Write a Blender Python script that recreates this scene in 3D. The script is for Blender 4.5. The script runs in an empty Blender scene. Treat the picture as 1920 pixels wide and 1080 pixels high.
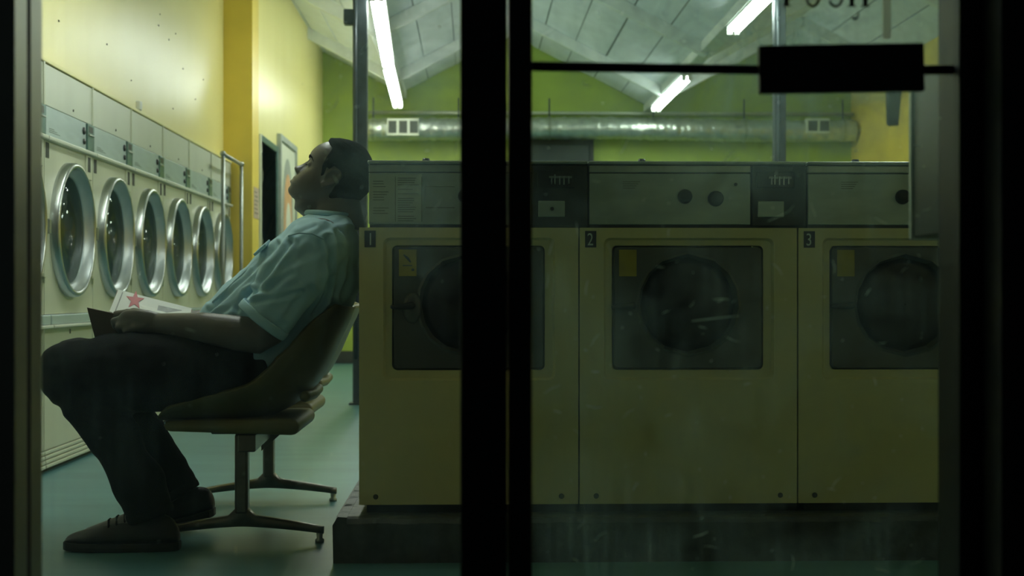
import bpy, bmesh, math, random
from mathutils import Vector, Matrix, noise
random.seed(7)
S = bpy.context.scene
C = S.collection

# ------------------------------------------------------------------ camera
F = 2611.0            # focal length in pixels of a 1920-wide frame
CAMZ = 0.72           # eye height
YAW = math.atan(75.0 / F)
HOR = 553.0           # horizon row
cam_d = bpy.data.cameras.new('camera')
cam = bpy.data.objects.new('camera', cam_d); C.objects.link(cam)
cam_d.sensor_width = 36.0; cam_d.lens = 36.0 * F / 1920.0
cam_d.shift_y = (HOR - 540.0) / 1920.0
cam_d.clip_start = 0.05; cam_d.clip_end = 100
cam.location = (0, 0, CAMZ)
cam.rotation_euler = (math.radians(90), 0, -YAW)
cam_d.dof.use_dof = True; cam_d.dof.focus_distance = 4.15; cam_d.dof.aperture_fstop = 4.5
S.camera = cam
# ------------------------------------------------------------------ world (night street), exposure
w = bpy.data.worlds.new('night'); S.world = w; w.use_nodes = True
w.node_tree.nodes['Background'].inputs[0].default_value = (0.55, 0.75, 0.8, 1)
w.node_tree.nodes['Background'].inputs[1].default_value = 0.013
S.view_settings.view_transform = 'Standard'; S.view_settings.look = 'None'
S.view_settings.gamma = 1.0; S.view_settings.use_curve_mapping = False
S.view_settings.exposure = 0.0
TUBE_POWER = 36.0

CY, SY = math.cos(YAW), math.sin(YAW)
def P(px, py, Y):
    """the point of the room's plane Y that the camera sees at pixel (px, py)"""
    k = (px - 960.0) / F
    t = Y / (CY - k * SY)
    return Vector((k * t * CY + t * SY, Y, CAMZ + (HOR - py) / F * t))

# ------------------------------------------------------------------ materials
MATS = {}
def mat(name, col, rough=0.5, metal=0.0, var=0.0, vscale=6.0, bump=0.0, bscale=40.0, spec=0.5, col2=None, stretch=(1, 1, 1), coat=0.0, sheen=0.0):
    if name in MATS: return MATS[name]
    m = bpy.data.materials.new(name); m.use_nodes = True
    nt = m.node_tree; n = nt.nodes; b = n['Principled BSDF']
    b.inputs['Base Color'].default_value = (*col, 1)
    b.inputs['Roughness'].default_value = rough
    b.inputs['Metallic'].default_value = metal
    b.inputs['Specular IOR Level'].default_value = spec
    b.inputs['Coat Weight'].default_value = coat
    b.inputs['Sheen Weight'].default_value = sheen
    tc = n.new('ShaderNodeTexCoord'); mp = n.new('ShaderNodeMapping')
    mp.inputs['Scale'].default_value = stretch
    nt.links.new(tc.outputs['Object'], mp.inputs['Vector'])
    if var > 0 or col2:
        t = n.new('ShaderNodeTexNoise'); t.inputs['Scale'].default_value = vscale
        t.inputs['Detail'].default_value = 6; t.inputs['Roughness'].default_value = 0.62
        nt.links.new(mp.outputs[0], t.inputs['Vector'])
        r = n.new('ShaderNodeValToRGB')
        r.color_ramp.elements[0].position = 0.33; r.color_ramp.elements[1].position = 0.68
        c2 = col2 if col2 else tuple(c * (1 - var) for c in col)
        r.color_ramp.elements[0].color = (*c2, 1)
        r.color_ramp.elements[1].color = (*(tuple(min(1, c * (1 + var * 0.4)) for c in col) if not col2 else col), 1)
        nt.links.new(t.outputs['Fac'], r.inputs['Fac'])
        nt.links.new(r.outputs['Color'], b.inputs['Base Color'])
    if bump > 0:
        t2 = n.new('ShaderNodeTexNoise'); t2.inputs['Scale'].default_value = bscale; t2.inputs['Detail'].default_value = 5
        nt.links.new(mp.outputs[0], t2.inputs['Vector'])
        bp = n.new('ShaderNodeBump'); bp.inputs['Strength'].default_value = bump; bp.inputs['Distance'].default_value = 0.01
        nt.links.new(t2.outputs['Fac'], bp.inputs['Height'])
        nt.links.new(bp.outputs['Normal'], b.inputs['Normal'])
    MATS[name] = m
    return m

def emis(name, col, s):
    m = bpy.data.materials.new(name); m.use_nodes = True
    nt = m.node_tree; nt.nodes.remove(nt.nodes['Principled BSDF'])
    e = nt.nodes.new('ShaderNodeEmission'); e.inputs[0].default_value = (*col, 1); e.inputs[1].default_value = s
    nt.links.new(e.outputs[0], nt.nodes['Material Output'].inputs[0]); MATS[name] = m
    return m

def glass(name, base_dirt, top_dirt, tint=(0.93, 0.98, 0.96), dirt_col=(0.45, 0.60, 0.55), scale=3.0, refl=0.04, seed=0.0, patch=None):
    """clear pane under a film of dust: clear where clean, scattering where dusty"""
    m = bpy.data.materials.new(name); m.use_nodes = True
    nt = m.node_tree; n = nt.nodes; n.remove(n['Principled BSDF'])
    out = n['Material Output']
    tr = n.new('ShaderNodeBsdfTransparent'); tr.inputs[0].default_value = (*tint, 1)
    gl = n.new('ShaderNodeBsdfGlossy'); gl.inputs['Roughness'].default_value = 0.02
    mg = n.new('ShaderNodeMixShader'); mg.inputs[0].default_value = refl
    nt.links.new(tr.outputs[0], mg.inputs[1]); nt.links.new(gl.outputs[0], mg.inputs[2])
    tl = n.new('ShaderNodeBsdfTranslucent'); tl.inputs[0].default_value = (*dirt_col, 1)
    mx = n.new('ShaderNodeMixShader')
    tc = n.new('ShaderNodeTexCoord'); mp = n.new('ShaderNodeMapping')
    mp.inputs['Location'].default_value = (seed, seed * 0.3, seed * 0.7)
    nt.links.new(tc.outputs['Object'], mp.inputs[0])
    t = n.new('ShaderNodeTexNoise'); t.inputs['Scale'].default_value = scale; t.inputs['Detail'].default_value = 9
    t.inputs['Roughness'].default_value = 0.68; t.inputs['Distortion'].default_value = 0.7
    nt.links.new(mp.outputs[0], t.inputs['Vector'])
    r = n.new('ShaderNodeMapRange'); r.inputs['From Min'].default_value = 0.42; r.inputs['From Max'].default_value = 0.75
    r.inputs['To Min'].default_value = base_dirt; r.inputs['To Max'].default_value = top_dirt
    nt.links.new(t.outputs['Fac'], r.inputs[0])
    # fine wiping streaks
    mp2 = n.new('ShaderNodeMapping'); mp2.inputs['Scale'].default_value = (34, 1, 2.2); mp2.inputs['Rotation'].default_value = (0, 0.25, 0)
    nt.links.new(tc.outputs['Object'], mp2.inputs[0])
    t2 = n.new('ShaderNodeTexNoise'); t2.inputs['Scale'].default_value = 3.0; t2.inputs['Detail'].default_value = 4
    nt.links.new(mp2.outputs[0], t2.inputs['Vector'])
    r2 = n.new('ShaderNodeMapRange'); r2.inputs['From Min'].default_value = 0.5; r2.inputs['From Max'].default_value = 0.75
    r2.inputs['To Min'].default_value = 0.7; r2.inputs['To Max'].default_value = 1.5
    nt.links.new(t2.outputs['Fac'], r2.inputs[0])
    mu = n.new('ShaderNodeMath'); mu.operation = 'MULTIPLY'
    nt.links.new(r.outputs[0], mu.inputs[0]); nt.links.new(r2.outputs[0], mu.inputs[1])
    last = mu.outputs[0]
    if patch:       # a badly smeared area of the pane: centre, radius, amount
        (pc, pr, pa) = patch
        mp3 = n.new('ShaderNodeMapping'); mp3.vector_type = 'TEXTURE'; mp3.inputs['Location'].default_value = pc; mp3.inputs['Scale'].default_value = pr
        nt.links.new(tc.outputs['Object'], mp3.inputs[0])
        gr = n.new('ShaderNodeTexGradient'); gr.gradient_type = 'SPHERICAL'; nt.links.new(mp3.outputs[0], gr.inputs[0])
        t3 = n.new('ShaderNodeTexNoise'); t3.inputs['Scale'].default_value = 11; t3.inputs['Detail'].default_value = 10; t3.inputs['Roughness'].default_value = 0.72; t3.inputs['Distortion'].default_value = 1.6
        nt.links.new(mp.outputs[0], t3.inputs['Vector'])
        r3 = n.new('ShaderNodeMapRange'); r3.inputs['From Min'].default_value = 0.42; r3.inputs['From Max'].default_value = 0.72; r3.inputs['To Min'].default_value = pa * .25; r3.inputs['To Max'].default_value = pa
        nt.links.new(t3.outputs['Fac'], r3.inputs[0])
        m3 = n.new('ShaderNodeMath'); m3.operation = 'MULTIPLY'; nt.links.new(gr.outputs['Fac'], m3.inputs[0]); nt.links.new(r3.outputs[0], m3.inputs[1])
        ad = n.new('ShaderNodeMath'); ad.operation = 'ADD'; nt.links.new(last, ad.inputs[0]); nt.links.new(m3.outputs[0], ad.inputs[1]); last = ad.outputs[0]
    nt.links.new(last, mx.inputs[0])
    nt.links.new(mg.outputs[0], mx.inputs[1]); nt.links.new(tl.outputs[0], mx.inputs[2])
    nt.links.new(mx.outputs[0], out.inputs[0]); MATS[name] = m
    return m

# paints and metals
mat('paint_cream', (0.84, 0.77, 0.34), 0.33, var=0.10, vscale=2.2, bump=0.05, bscale=14, stretch=(1, 1, 0.35), col2=(0.80, 0.72, 0.27))
mat('paint_yellow', (0.82, 0.62, 0.10), 0.42, var=0.10, vscale=3, bump=0.05, bscale=18)
mat('paint_green', (0.35, 0.46, 0.065), 0.55, var=0.18, vscale=1.6, bump=0.05, bscale=12)
mat('paint_front', (0.45, 0.42, 0.32), 0.7, var=0.1)
mat('ceiling_board_paint', (0.80, 0.86, 0.90), 0.62, var=0.12, vscale=3.5, bump=0.08, bscale=20)
mat('ceiling_gap', (0.12, 0.14, 0.12), 0.9, var=0.1)
mat('rafter_paint', (0.80, 0.84, 0.80), 0.6, var=0.12, vscale=5)
mat('floor_vinyl', (0.098, 0.24, 0.245), 0.36, var=0.22, vscale=2.4, bump=0.03, bscale=30, col2=(0.072, 0.18, 0.182), stretch=(0.5, 2.2, 1))
mat('pavement', (0.05, 0.05, 0.05), 0.8, var=0.3, vscale=9, bump=0.2)
mat('skirting', (0.03, 0.035, 0.03), 0.6, var=0.2)
mat('masonry_dark', (0.02, 0.02, 0.02), 0.85, var=0.3, vscale=12, bump=0.2)
mat('frame_dark', (0.014, 0.014, 0.013), 0.5, var=0.2)
mat('aluminium', (0.36, 0.38, 0.31), 0.38, 0.7, var=0.12, vscale=9)
mat('enamel', (0.60, 0.62, 0.46), 0.36, var=0.06, vscale=4, bump=0.015, bscale=60)
mat('enamel_light', (0.64, 0.67, 0.55), 0.38, var=0.05, vscale=5)
mat('brushed_panel', (0.50, 0.60, 0.60), 0.36, 0.35, var=0.08, vscale=7, stretch=(1, 1, 6))
mat('coin_plate', (0.16, 0.28, 0.25), 0.3, 0.6, var=0.3, vscale=14)
mat('chrome', (0.50, 0.53, 0.51), 0.30, 1.0, var=0.08, vscale=10)
mat('chrome_worn', (0.34, 0.37, 0.34), 0.38, 0.9, var=0.15, vscale=16)
mat('drum_steel', (0.34, 0.40, 0.39), 0.36, 0.6, var=0.15, vscale=8)
mat('dish_steel', (0.50, 0.54, 0.54), 0.34, 0.6, var=0.1, vscale=9)
mat('rubber_black', (0.012, 0.012, 0.012), 0.6, var=0.2)
mat('knob_black', (0.02, 0.022, 0.022), 0.35, var=0.2)
mat('slot_dark', (0.05, 0.055, 0.04), 0.7, var=0.2)
mat('washer_enamel', (0.62, 0.57, 0.27), 0.42, var=0.08, vscale=3, bump=0.02, bscale=50)
mat('washer_console', (0.42, 0.49, 0.42), 0.34, 0.45, var=0.15, vscale=6, stretch=(1, 1, 3), bump=0.02)
mat('washer_lid', (0.50, 0.54, 0.46), 0.3, 0.6, var=0.2, vscale=12)
mat('washer_door', (0.085, 0.09, 0.075), 0.35, 0.1, var=0.2, vscale=5)
mat('coin_black', (0.035, 0.04, 0.038), 0.4, 0.2, var=0.3, vscale=15)
mat('plate_black', (0.012, 0.012, 0.012), 0.4, var=0.2)
mat('numeral', (0.55, 0.58, 0.52), 0.4, var=0.15, vscale=60)
mat('sticker_yellow', (0.38, 0.31, 0.03), 0.5, var=0.2, vscale=20)
mat('print_dark', (0.10, 0.12, 0.08), 0.6, var=0.2)
mat('print_label', (0.46, 0.52, 0.38), 0.55, var=0.12, vscale=12)
mat('concrete', (0.06, 0.062, 0.056), 0.45, var=0.45, vscale=18, bump=0.5, bscale=30)
mat('foil', (0.62, 0.66, 0.58), 0.36, 0.9, var=0.25, vscale=9, bump=0.7, bscale=26)
mat('foil_band', (0.50, 0.54, 0.44), 0.35, 0.9, var=0.2)
mat('grille_white', (0.62, 0.66, 0.52), 0.5, var=0.08)
mat('conduit', (0.50, 0.54, 0.42), 0.4, 0.5, var=0.1)
mat('post_steel', (0.045, 0.058, 0.066), 0.45, 0.3, var=0.4, vscale=20)
mat('door_white', (0.62, 0.65, 0.50), 0.5, var=0.06)
mat('door_dark', (0.035, 0.05, 0.045), 0.5, var=0.25, vscale=4)
mat('poster_paper', (0.66, 0.68, 0.55), 0.6, var=0.05)
mat('poster_orange', (0.62, 0.35, 0.16), 0.6, var=0.2, vscale=12)
mat('poster_grey', (0.32, 0.36, 0.30), 0.6, var=0.2)
mat('paper_pink', (0.55, 0.42, 0.30), 0.6, var=0.2, vscale=30)
mat('frame_grey', (0.030, 0.032, 0.028), 0.45, 0.4, var=0.15)
mat('cabinet_grey', (0.05, 0.066, 0.06), 0.4, 0.3, var=0.1)
mat('cabinet_edge', (0.55, 0.62, 0.56), 0.4, 0.3, var=0.08)
mat('lamp_white', (0.75, 0.77, 0.70), 0.5, var=0.04)
mat('leg_metal', (0.16, 0.145, 0.125), 0.34, 0.8, var=0.3, vscale=14)
mat('shell_olive', (0.10, 0.09, 0.028), 0.42, var=0.15, vscale=6)
mat('cushion_tan', (0.17, 0.152, 0.058), 0.5, var=0.12, vscale=9)
mat('skin', (0.145, 0.130, 0.120), 0.38, var=0.16, vscale=16, bump=0.06, bscale=120, spec=0.35)
mat('lips', (0.09, 0.06, 0.052), 0.4, var=0.15, vscale=40)
mat('hair', (0.006, 0.006, 0.007), 0.9, var=0.3, vscale=60, bump=0.3, bscale=260, spec=0.08)
mat('shirt_cloth', (0.42, 0.66, 0.77), 0.85, var=0.08, vscale=7, bump=0.15, bscale=30, sheen=0.1, stretch=(1, 1, 1))
mat('shirt_seam', (0.32, 0.52, 0.60), 0.85, var=0.1)
mat('trouser_cloth', (0.014, 0.015, 0.018), 0.9, var=0.25, vscale=10, spec=0.15)
mat('shoe_leather', (0.009, 0.008, 0.008), 0.55, var=0.3, vscale=14, bump=0.15)
mat('sole', (0.012, 0.012, 0.012), 0.8, var=0.2)
mat('paper_white', (0.74, 0.76, 0.72), 0.6, var=0.03)
mat('star_red', (0.42, 0.012, 0.025), 0.5, var=0.08)
mat('photo_grey', (0.20, 0.22, 0.21), 0.5, var=0.6, vscale=40)
mat('cover_brown', (0.13, 0.075, 0.04), 0.5, var=0.2, vscale=10)
mat('letter_paint', (0.035, 0.04, 0.03), 0.6, var=0.2)
emis('tube_glow', (0.97, 0.985, 0.93), TUBE_POWER)
glass('pane_clear', 0.003, 0.035, scale=2.6, seed=1.3, dirt_col=(0.42, 0.66, 0.68), patch=((0.53, 0, 1.02), (0.17, 1, 0.32), 0.30))
glass('pane_dusty', 0.007, 0.10, scale=4.2, seed=5.1, tint=(0.84, 0.93, 0.90), dirt_col=(0.42, 0.62, 0.60), patch=((0.34, 0, 1.08), (0.36, 1, 0.26), 0.55))
glass('door_glass_clear', 0.0, 0.02, tint=(0.86, 0.92, 0.90), refl=0.10, scale=5)
def translucent(name, col, tr=0.5):
    m = bpy.data.materials.new(name); m.use_nodes = True
    nt = m.node_tree; n = nt.nodes; n.remove(n['Principled BSDF'])
    a = n.new('ShaderNodeBsdfTranslucent'); d = n.new('ShaderNodeBsdfDiffuse'); x = n.new('ShaderNodeMixShader')
    tx = n.new('ShaderNodeTexNoise'); tx.inputs['Scale'].default_value = 60
    rp = n.new('ShaderNodeValToRGB'); rp.color_ramp.elements[0].color = (*[c * .75 for c in col], 1); rp.color_ramp.elements[1].color = (*col, 1)
    nt.links.new(tx.outputs['Fac'], rp.inputs['Fac'])
    for q in (a, d): nt.links.new(rp.outputs[0], q.inputs[0])
    x.inputs[0].default_value = 1 - tr
    nt.links.new(a.outputs[0], x.inputs[1]); nt.links.new(d.outputs[0], x.inputs[2]); nt.links.new(x.outputs[0], n['Material Output'].inputs[0]); MATS[name] = m
translucent('fleck', (0.8, 0.9, 0.82), 0.8)
translucent('reflection_pale', (0.9, 0.9, 0.82), 0.85)  # pale colour of the reflection painted on the door pane

# ------------------------------------------------------------------ geometry helpers (all in world coordinates)
class G:
    def __init__(s): s.v = []; s.f = []
    def add(s, vs, fs):
        o = len(s.v); s.v += [Vector(q) for q in vs]; s.f += [tuple(i + o for i in q) for q in fs]; return s
    def box(s, x0, x1, y0, y1, z0, z1):
        return s.add([(x0,y0,z0),(x1,y0,z0),(x1,y1,z0),(x0,y1,z0),(x0,y0,z1),(x1,y0,z1),(x1,y1,z1),(x0,y1,z1)],
                     [(3,2,1,0),(4,5,6,7),(0,1,5,4),(1,2,6,5),(2,3,7,6),(3,0,4,7)])
    def bar(s, a, b, w, h, up=(0, 0, 1)):
        a = Vector(a); b = Vector(b); d = (b - a).normalized(); r = d.cross(Vector(up)).normalized(); u = r.cross(d)
        vs = []
        for q in (a, b):
            for (i, j) in ((-1,-1),(1,-1),(1,1),(-1,1)): vs.append(q + r * (i * w / 2) + u * (j * h / 2))
        return s.add(vs, [(3,2,1,0),(4,5,6,7),(0,1,5,4),(1,2,6,5),(2,3,7,6),(3,0,4,7)])
    def rings(s, rings, cap=True):
        n = len(rings[0]); vs = [q for r in rings for q in r]; fs = []
        for k in range(len(rings) - 1):
            for i in range(n):
                j = (i + 1) % n; fs.append((k*n+i, k*n+j, (k+1)*n+j, (k+1)*n+i))
        if cap:
            fs.append(tuple(range(n))[::-1]); fs.append(tuple((len(rings)-1)*n + i for i in range(n)))
        return s.add(vs, fs)
    def tube(s, pts, rad, seg=12, cap=True, ends=False, flat=None):
        """round tube through pts; rad one number or one each; ends rounds it off; flat=(axis, factor) squashes sections"""
        pts = [Vector(q) for q in pts]
        rad = [rad] * len(pts) if not hasattr(rad, '__len__') else list(rad)
        if ends:
            d0 = (pts[0] - pts[1]).normalized(); d1 = (pts[-1] - pts[-2]).normalized()
            pre = [(pts[0] + d0 * rad[0] * math.sin(a), rad[0] * math.cos(a)) for a in (1.45, 1.1, 0.75, 0.4)]
            post = [(pts[-1] + d1 * rad[-1] * math.sin(a), rad[-1] * math.cos(a)) for a in (0.4, 0.75, 1.1, 1.45)]
            pts = [q for q, _ in pre] + pts + [q for q, _ in post]
            rad = [r for _, r in pre] + rad + [r for _, r in post]
        rs = []; prev = None
        for i, p in enumerate(pts):
            a = pts[max(0, i - 1)]; b = pts[min(len(pts) - 1, i + 1)]
            t = (b - a).normalized()
            if prev is None:
                r = t.orthogonal().normalized()
                for cand in ((0, 1, 0), (0, 0, 1), (1, 0, 0)):
                    cv = Vector(cand) - t * t.dot(Vector(cand))
                    if cv.length > 0.4: r = cv.normalized(); break
            else:
                r = prev - t * prev.dot(t); r.normalize()
            prev = r; u = t.cross(r)
            ring = []
            for k in range(seg):
                an = 2 * math.pi * k / seg
                o = (r * math.cos(an) + u * math.sin(an)) * rad[i]
                if flat: ax = Vector(flat[0]); o = o - ax * o.dot(ax) * (1 - flat[1])
                ring.append(p + o)
            rs.append(ring)
        return s.rings(rs, cap)
    def cyl(s, a, b, r, seg=20): return s.tube([a, b], r, seg)
    def ball(s, c, rx, ry=None, rz=None, seg=16, n=10, M=None):
        ry = ry or rx; rz = rz or rx; rs = []
        for i in range(1, n):
            a = math.pi * i / n
            ring = []
            for k in range(seg):
                p = 2 * math.pi * k / seg
                q = Vector((rx * math.sin(a) * math.cos(p), ry * math.sin(a) * math.sin(p), -rz * math.cos(a)))
                ring.append(Vector(c) + (M @ q if M else q))
            rs.append(ring)
        return s.rings(rs)
    def lathe(s, c, ax, prof, seg=32, closed=False, cap=False):
        """prof: list of (distance along ax, radius)"""
        ax = Vector(ax).normalized(); r = ax.orthogonal().normalized(); u = ax.cross(r); c = Vector(c)
        rs = [[c + ax * d + (r * math.cos(2*math.pi*k/seg) + u * math.sin(2*math.pi*k/seg)) * q for k in range(seg)] for d, q in prof]
        if closed: rs.append(rs[0])
        return s.rings(rs, cap)

def rootloc(o):
    while o.parent: o = o.parent
    return Vector(o.location)
def obj(name, g, m, parent=None, smooth=False, bevel=0.0, loc=None, label=None):
    """one mesh object; g holds world coordinates"""
    base = rootloc(parent) if parent else Vector(loc or (0, 0, 0))
    me = bpy.data.meshes.new(name)
    me.from_pydata([q - base for q in g.v], [], g.f); me.update()
    bm = bmesh.new(); bm.from_mesh(me); bmesh.ops.recalc_face_normals(bm, faces=bm.faces); bm.to_mesh(me); bm.free()
    me.materials.append(MATS[m] if isinstance(m, str) else m)
    if smooth:
        for p in me.polygons: p.use_smooth = True
    o = bpy.data.objects.new(name, me); C.objects.link(o)
    if parent: o.parent = parent
    else: o.location = base
    if bevel > 0:
        b = o.modifiers.new('bevel', 'BEVEL'); b.width = bevel; b.segments = 2; b.limit_method = 'ANGLE'; b.angle_limit = math.radians(40)
    if label: o['label'] = label
    return o
def tag(o, label, cat, group=None):
    o['label'] = label; o['category'] = cat
    if group: o['group'] = group
    return o
def thing(name, label, cat, loc=(0, 0, 0), group=None):
    o = bpy.data.objects.new(name, None); C.objects.link(o); o.location = loc; o.empty_display_size = 0.05
    return tag(o, label, cat, group)
def struct(o, label=None):
    o['kind'] = 'structure'
    if label: o['label'] = label
    return o
def sroot(name, loc=(0, 0, 0), label=None):
    o = bpy.data.objects.new(name, None); C.objects.link(o); o.location = loc; o.empty_display_size = 0.05
    return struct(o, label)
def dup(root, loc, label):
    r = root.copy(); C.objects.link(r); r.location = loc; r['label'] = label
    for ch in list(root.children):
        c = ch.copy(); C.objects.link(c); c.parent = r
        for gch in ch.children:
            d = gch.copy(); C.objects.link(d); d.parent = c
    return r
def text_g(body, size, origin, xdir, updir, depth=0.001, narrow=1.0):
    """lettering turned into mesh"""
    cu = bpy.data.curves.new('lettering', 'FONT'); cu.body = body; cu.size = size; cu.extrude = depth
    o = bpy.data.objects.new('lettering_tmp', cu); C.objects.link(o)
    dg = bpy.context.evaluated_depsgraph_get(); me = bpy.data.meshes.new_from_object(o.evaluated_get(dg))
    xd = Vector(xdir).normalized(); ud = Vector(updir).normalized(); nd = xd.cross(ud)
    g = G(); g.add([Vector(origin) + xd * (q.co.x * narrow) + ud * q.co.y + nd * q.co.z for q in me.vertices], [tuple(p.vertices) for p in me.polygons])
    bpy.data.objects.remove(o); bpy.data.curves.remove(cu); bpy.data.meshes.remove(me)
    return g
def rrect(x0, x1, z0, z1, r, n=5):
    pts = []
    for (cx, cz, a0) in ((x1-r, z0+r, -90), (x1-r, z1-r, 0), (x0+r, z1-r, 90), (x0+r, z0+r, 180)):
        for k in range(n + 1):
            a = math.radians(a0 + 90 * k / n); pts.append((cx + r * math.cos(a), cz + r * math.sin(a)))
    return pts

# ================================================================== THE SHELL OF THE ROOM
XD = -1.72      # fronts of the dryers
XU = -1.775     # wall above the dryers
XC = -1.57      # wall beyond the dryers
XR = 4.03       # right wall
YB = 14.7       # back wall
YC = 10.0       # end of the dryers
YG = 1.957      # glass line
ZD = 1.66       # top of the dryers

struct(obj('floor', G().box(-2.6, XR + 0.1, 2.02, YB + 0.1, -0.12, 0.0), 'floor_vinyl'), 'teal vinyl floor of the launderette')
struct(obj('ground', G().box(-6, 6, -4, 2.02, -0.2, -0.04), 'pavement'), 'dark pavement outside')
wl = sroot('wall_left', (XU, 2.05, 0), 'cream wall over the row of dryers')
obj('wall_panel', G().box(XU - 0.12, XU, 2.05, YC, ZD, 3.6), 'paint_cream', wl)
obj('wall_stub', G().box(XD - 0.12, XD, 2.05, 4.92, 0, ZD), 'enamel_light', wl)
g = G().box(XU - 0.3, XC, YC, YC + 0.30, 0, 3.6); obj('column', g, 'paint_yellow', wl)
for i in range(26):     # nail heads and nicks in the wall over the dryers
    y = random.uniform(5.4, 9.8); z = random.uniform(1.75, 3.0)
    obj('nail_head', G().ball((XU + 0.001, y, z), 0.003, random.uniform(0.006, 0.014), 0.005, 6, 4), 'slot_dark', wl)
# thin ledge along the top of the dryers
struct(obj('trim_1', G().box(XU - 0.02, XD + 0.006, 4.93, YC, ZD - 0.002, ZD + 0.014), 'paint_cream', bevel=0.003), 'thin ledge along the tops of the dryers')
wr = sroot('wall_left_rear', (XC, YC, 0), 'pale yellow wall with a doorway beyond the dryers')
DY0, DY1, DZ = 10.36, 11.20, 1.86
g = G().box(XC - 0.12, XC, YC + 0.30, DY0, 0, 3.6).box(XC - 0.12, XC, DY1, YB, 0, 3.6).box(XC - 0.12, XC, DY0, DY1, DZ, 3.6)
obj('wall_panel', g, 'paint_cream', wr)
wb = sroot('wall_back', (0, YB, 0), 'green back wall')
obj('wall_panel', G().box(-2.6, XR + 0.12, YB, YB + 0.12, 0, 3.8), 'paint_green', wb)
struct(obj('baseboard_back', G().box(XC, XR, YB - 0.02, YB, 0, 0.13), 'skirting', bevel=0.004), 'black skirting under the green wall')
w2 = sroot('wall_right', (XR, 2.05, 0), 'yellow right wall')
obj('wall_panel', G().box(XR, XR + 0.12, 2.05, YB, 0, 3.8), 'paint_yellow', w2)

# -------- folded ceiling: boards laid between rafters
PROF = [(-1.80, 3.391), (-0.75, 2.84), (0.42, 3.45), (1.875, 2.70), (3.19, 3.40), (4.05, 2.94)]
ce = sroot('ceiling', (0, 2.05, 0), 'white boarded ceiling folded into ridges and valleys')
g = G()
for (a, b) in zip(PROF[:-1], PROF[1:]):
    g.add([(a[0], 2.05, a[1] + 0.03), (b[0], 2.05, b[1] + 0.03), (b[0], YB, b[1] + 0.03), (a[0], YB, a[1] + 0.03),
           (a[0], 2.05, a[1] + 0.08), (b[0], 2.05, b[1] + 0.08), (b[0], YB, b[1] + 0.08), (a[0], YB, a[1] + 0.08)],
          [(3,2,1,0),(4,5,6,7),(0,1,5,4),(1,2,6,5),(2,3,7,6),(3,0,4,7)])
obj('roof_deck', g, 'ceiling_gap', ce)
RY = [2.05, 4.0, 6.34, 8.68, 11.03, 13.38, YB]
for (a, b) in zip(PROF[:-1], PROF[1:]):
    A = Vector((a[0], 0, a[1])); B = Vector((b[0], 0, b[1])); L = (B - A).length; d = (B - A) / L
    nrm = Vector((d.z, 0, -d.x)); nrm = nrm if nrm.z < 0 else -nrm
    nb = max(2, round(L / 0.30)); wd = L / nb
    ang = math.atan2(d.z, d.x)
    for k in range(len(RY) - 1):
        y0, y1 = RY[k] + 0.006, RY[k + 1] - 0.006
        me = None
        for i in range(nb):
            if me is None:
                gg = G().box(0, wd - 0.011, 0, y1 - y0, 0, 0.014)
                me = bpy.data.meshes.new('ceiling_board'); me.from_pydata(gg.v, [], gg.f); me.update(); me.materials.append(MATS['ceiling_board_paint'])
            o = bpy.data.objects.new('ceiling_board', me); C.objects.link(o); o.parent = ce
            o.location = A + d * (wd * i) + Vector((0, y0 - 2.05 + random.uniform(-0.004, 0.004), 0)) + Vector((0, 0, 0.004 + random.uniform(0, 0.010)))
            o.rotation_euler = (0, -ang, random.uniform(-0.0012, 0.0012))
for k, y in enumerate(RY[1:-1]):
    for (a, b) in zip(PROF[:-1], PROF[1:]):
        obj('rafter', G().bar((a[0], y, a[1] - 0.045), (b[0], y, b[1] - 0.045), 0.07, 0.10, up=(0, 0, 1)), 'rafter_paint', ce, bevel=0.004)
for (x, z) in (PROF[1], PROF[3]):
    obj('valley_beam', G().box(x - 0.06, x + 0.06, 2.05, YB, z - 0.05, z + 0.03), 'rafter_paint', ce, bevel=0.004)

# -------- street front: masonry, window, door
XL = P(28, 500, 1.85).x; XJ = P(1800, 500, 1.87).x
wf = sroot('wall_front', (0, 2.0, 0), 'dark street front around the window and door')
obj('pier', G().box(-2.6, XL, 1.85, 1.955, -0.04, 3.4), 'masonry_dark', wf)
obj('pier', G().box(XJ + 0.03, 4.2, 1.80, 2.045, -0.04, 3.4), 'masonry_dark', wf)
obj('lintel', G().box(XL, XJ + 0.03, 1.88, 2.05, 2.25, 3.4), 'masonry_dark', wf)
obj('inner_lining', G().box(-1.9, XL - 0.03, 1.955, 1.975, 0, 3.3), 'paint_front', wf)
obj('inner_lining', G().box(XJ + 0.05, XR, 2.05, 2.065, 0, 3.3), 'paint_front', wf)
obj('inner_lining', G().box(XL - 0.02, XJ + 0.05, 2.05, 2.065, 2.25, 3.3), 'paint_front', wf)
M0 = P(863, 500, 1.88).x; M1 = P(998, 500, 1.88).x
wi = sroot('window_1', (XL, YG, 0), 'shop window left of the door')
obj('jamb', G().box(XL - 0.03, XL + 0.0005, 1.848, 1.898, 0, 2.25), 'aluminium', wi)
obj('gasket', G().box(XL - 0.03, XL - 0.004, 1.898, 1.913, 0, 2.25), 'rubber_black', wi)
obj('jamb', G().box(XL - 0.02, XL + 0.001, 1.913, 1.962, 0, 2.25), 'aluminium', wi)
obj('sill', G().box(XL, M0, 1.86, 2.06, 0.0, 0.14), 'frame_dark', wi, bevel=0.004)
obj('head_rail', G().box(XL, M0, 1.88, 2.04, 2.18, 2.25), 'frame_dark', wi)
pane1 = obj('pane', G().box(XL, M0 + 0.01, YG, YG + 0.006, 0.13, 2.19), 'pane_clear', wi)
mu = sroot('trim_2', (M0, 1.88, 0), 'black mullion between window and door')
obj('mullion', G().box(M0, M1 - 0.034, 1.88, 2.0, 0, 2.25), 'frame_dark', mu, bevel=0.003)
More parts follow.
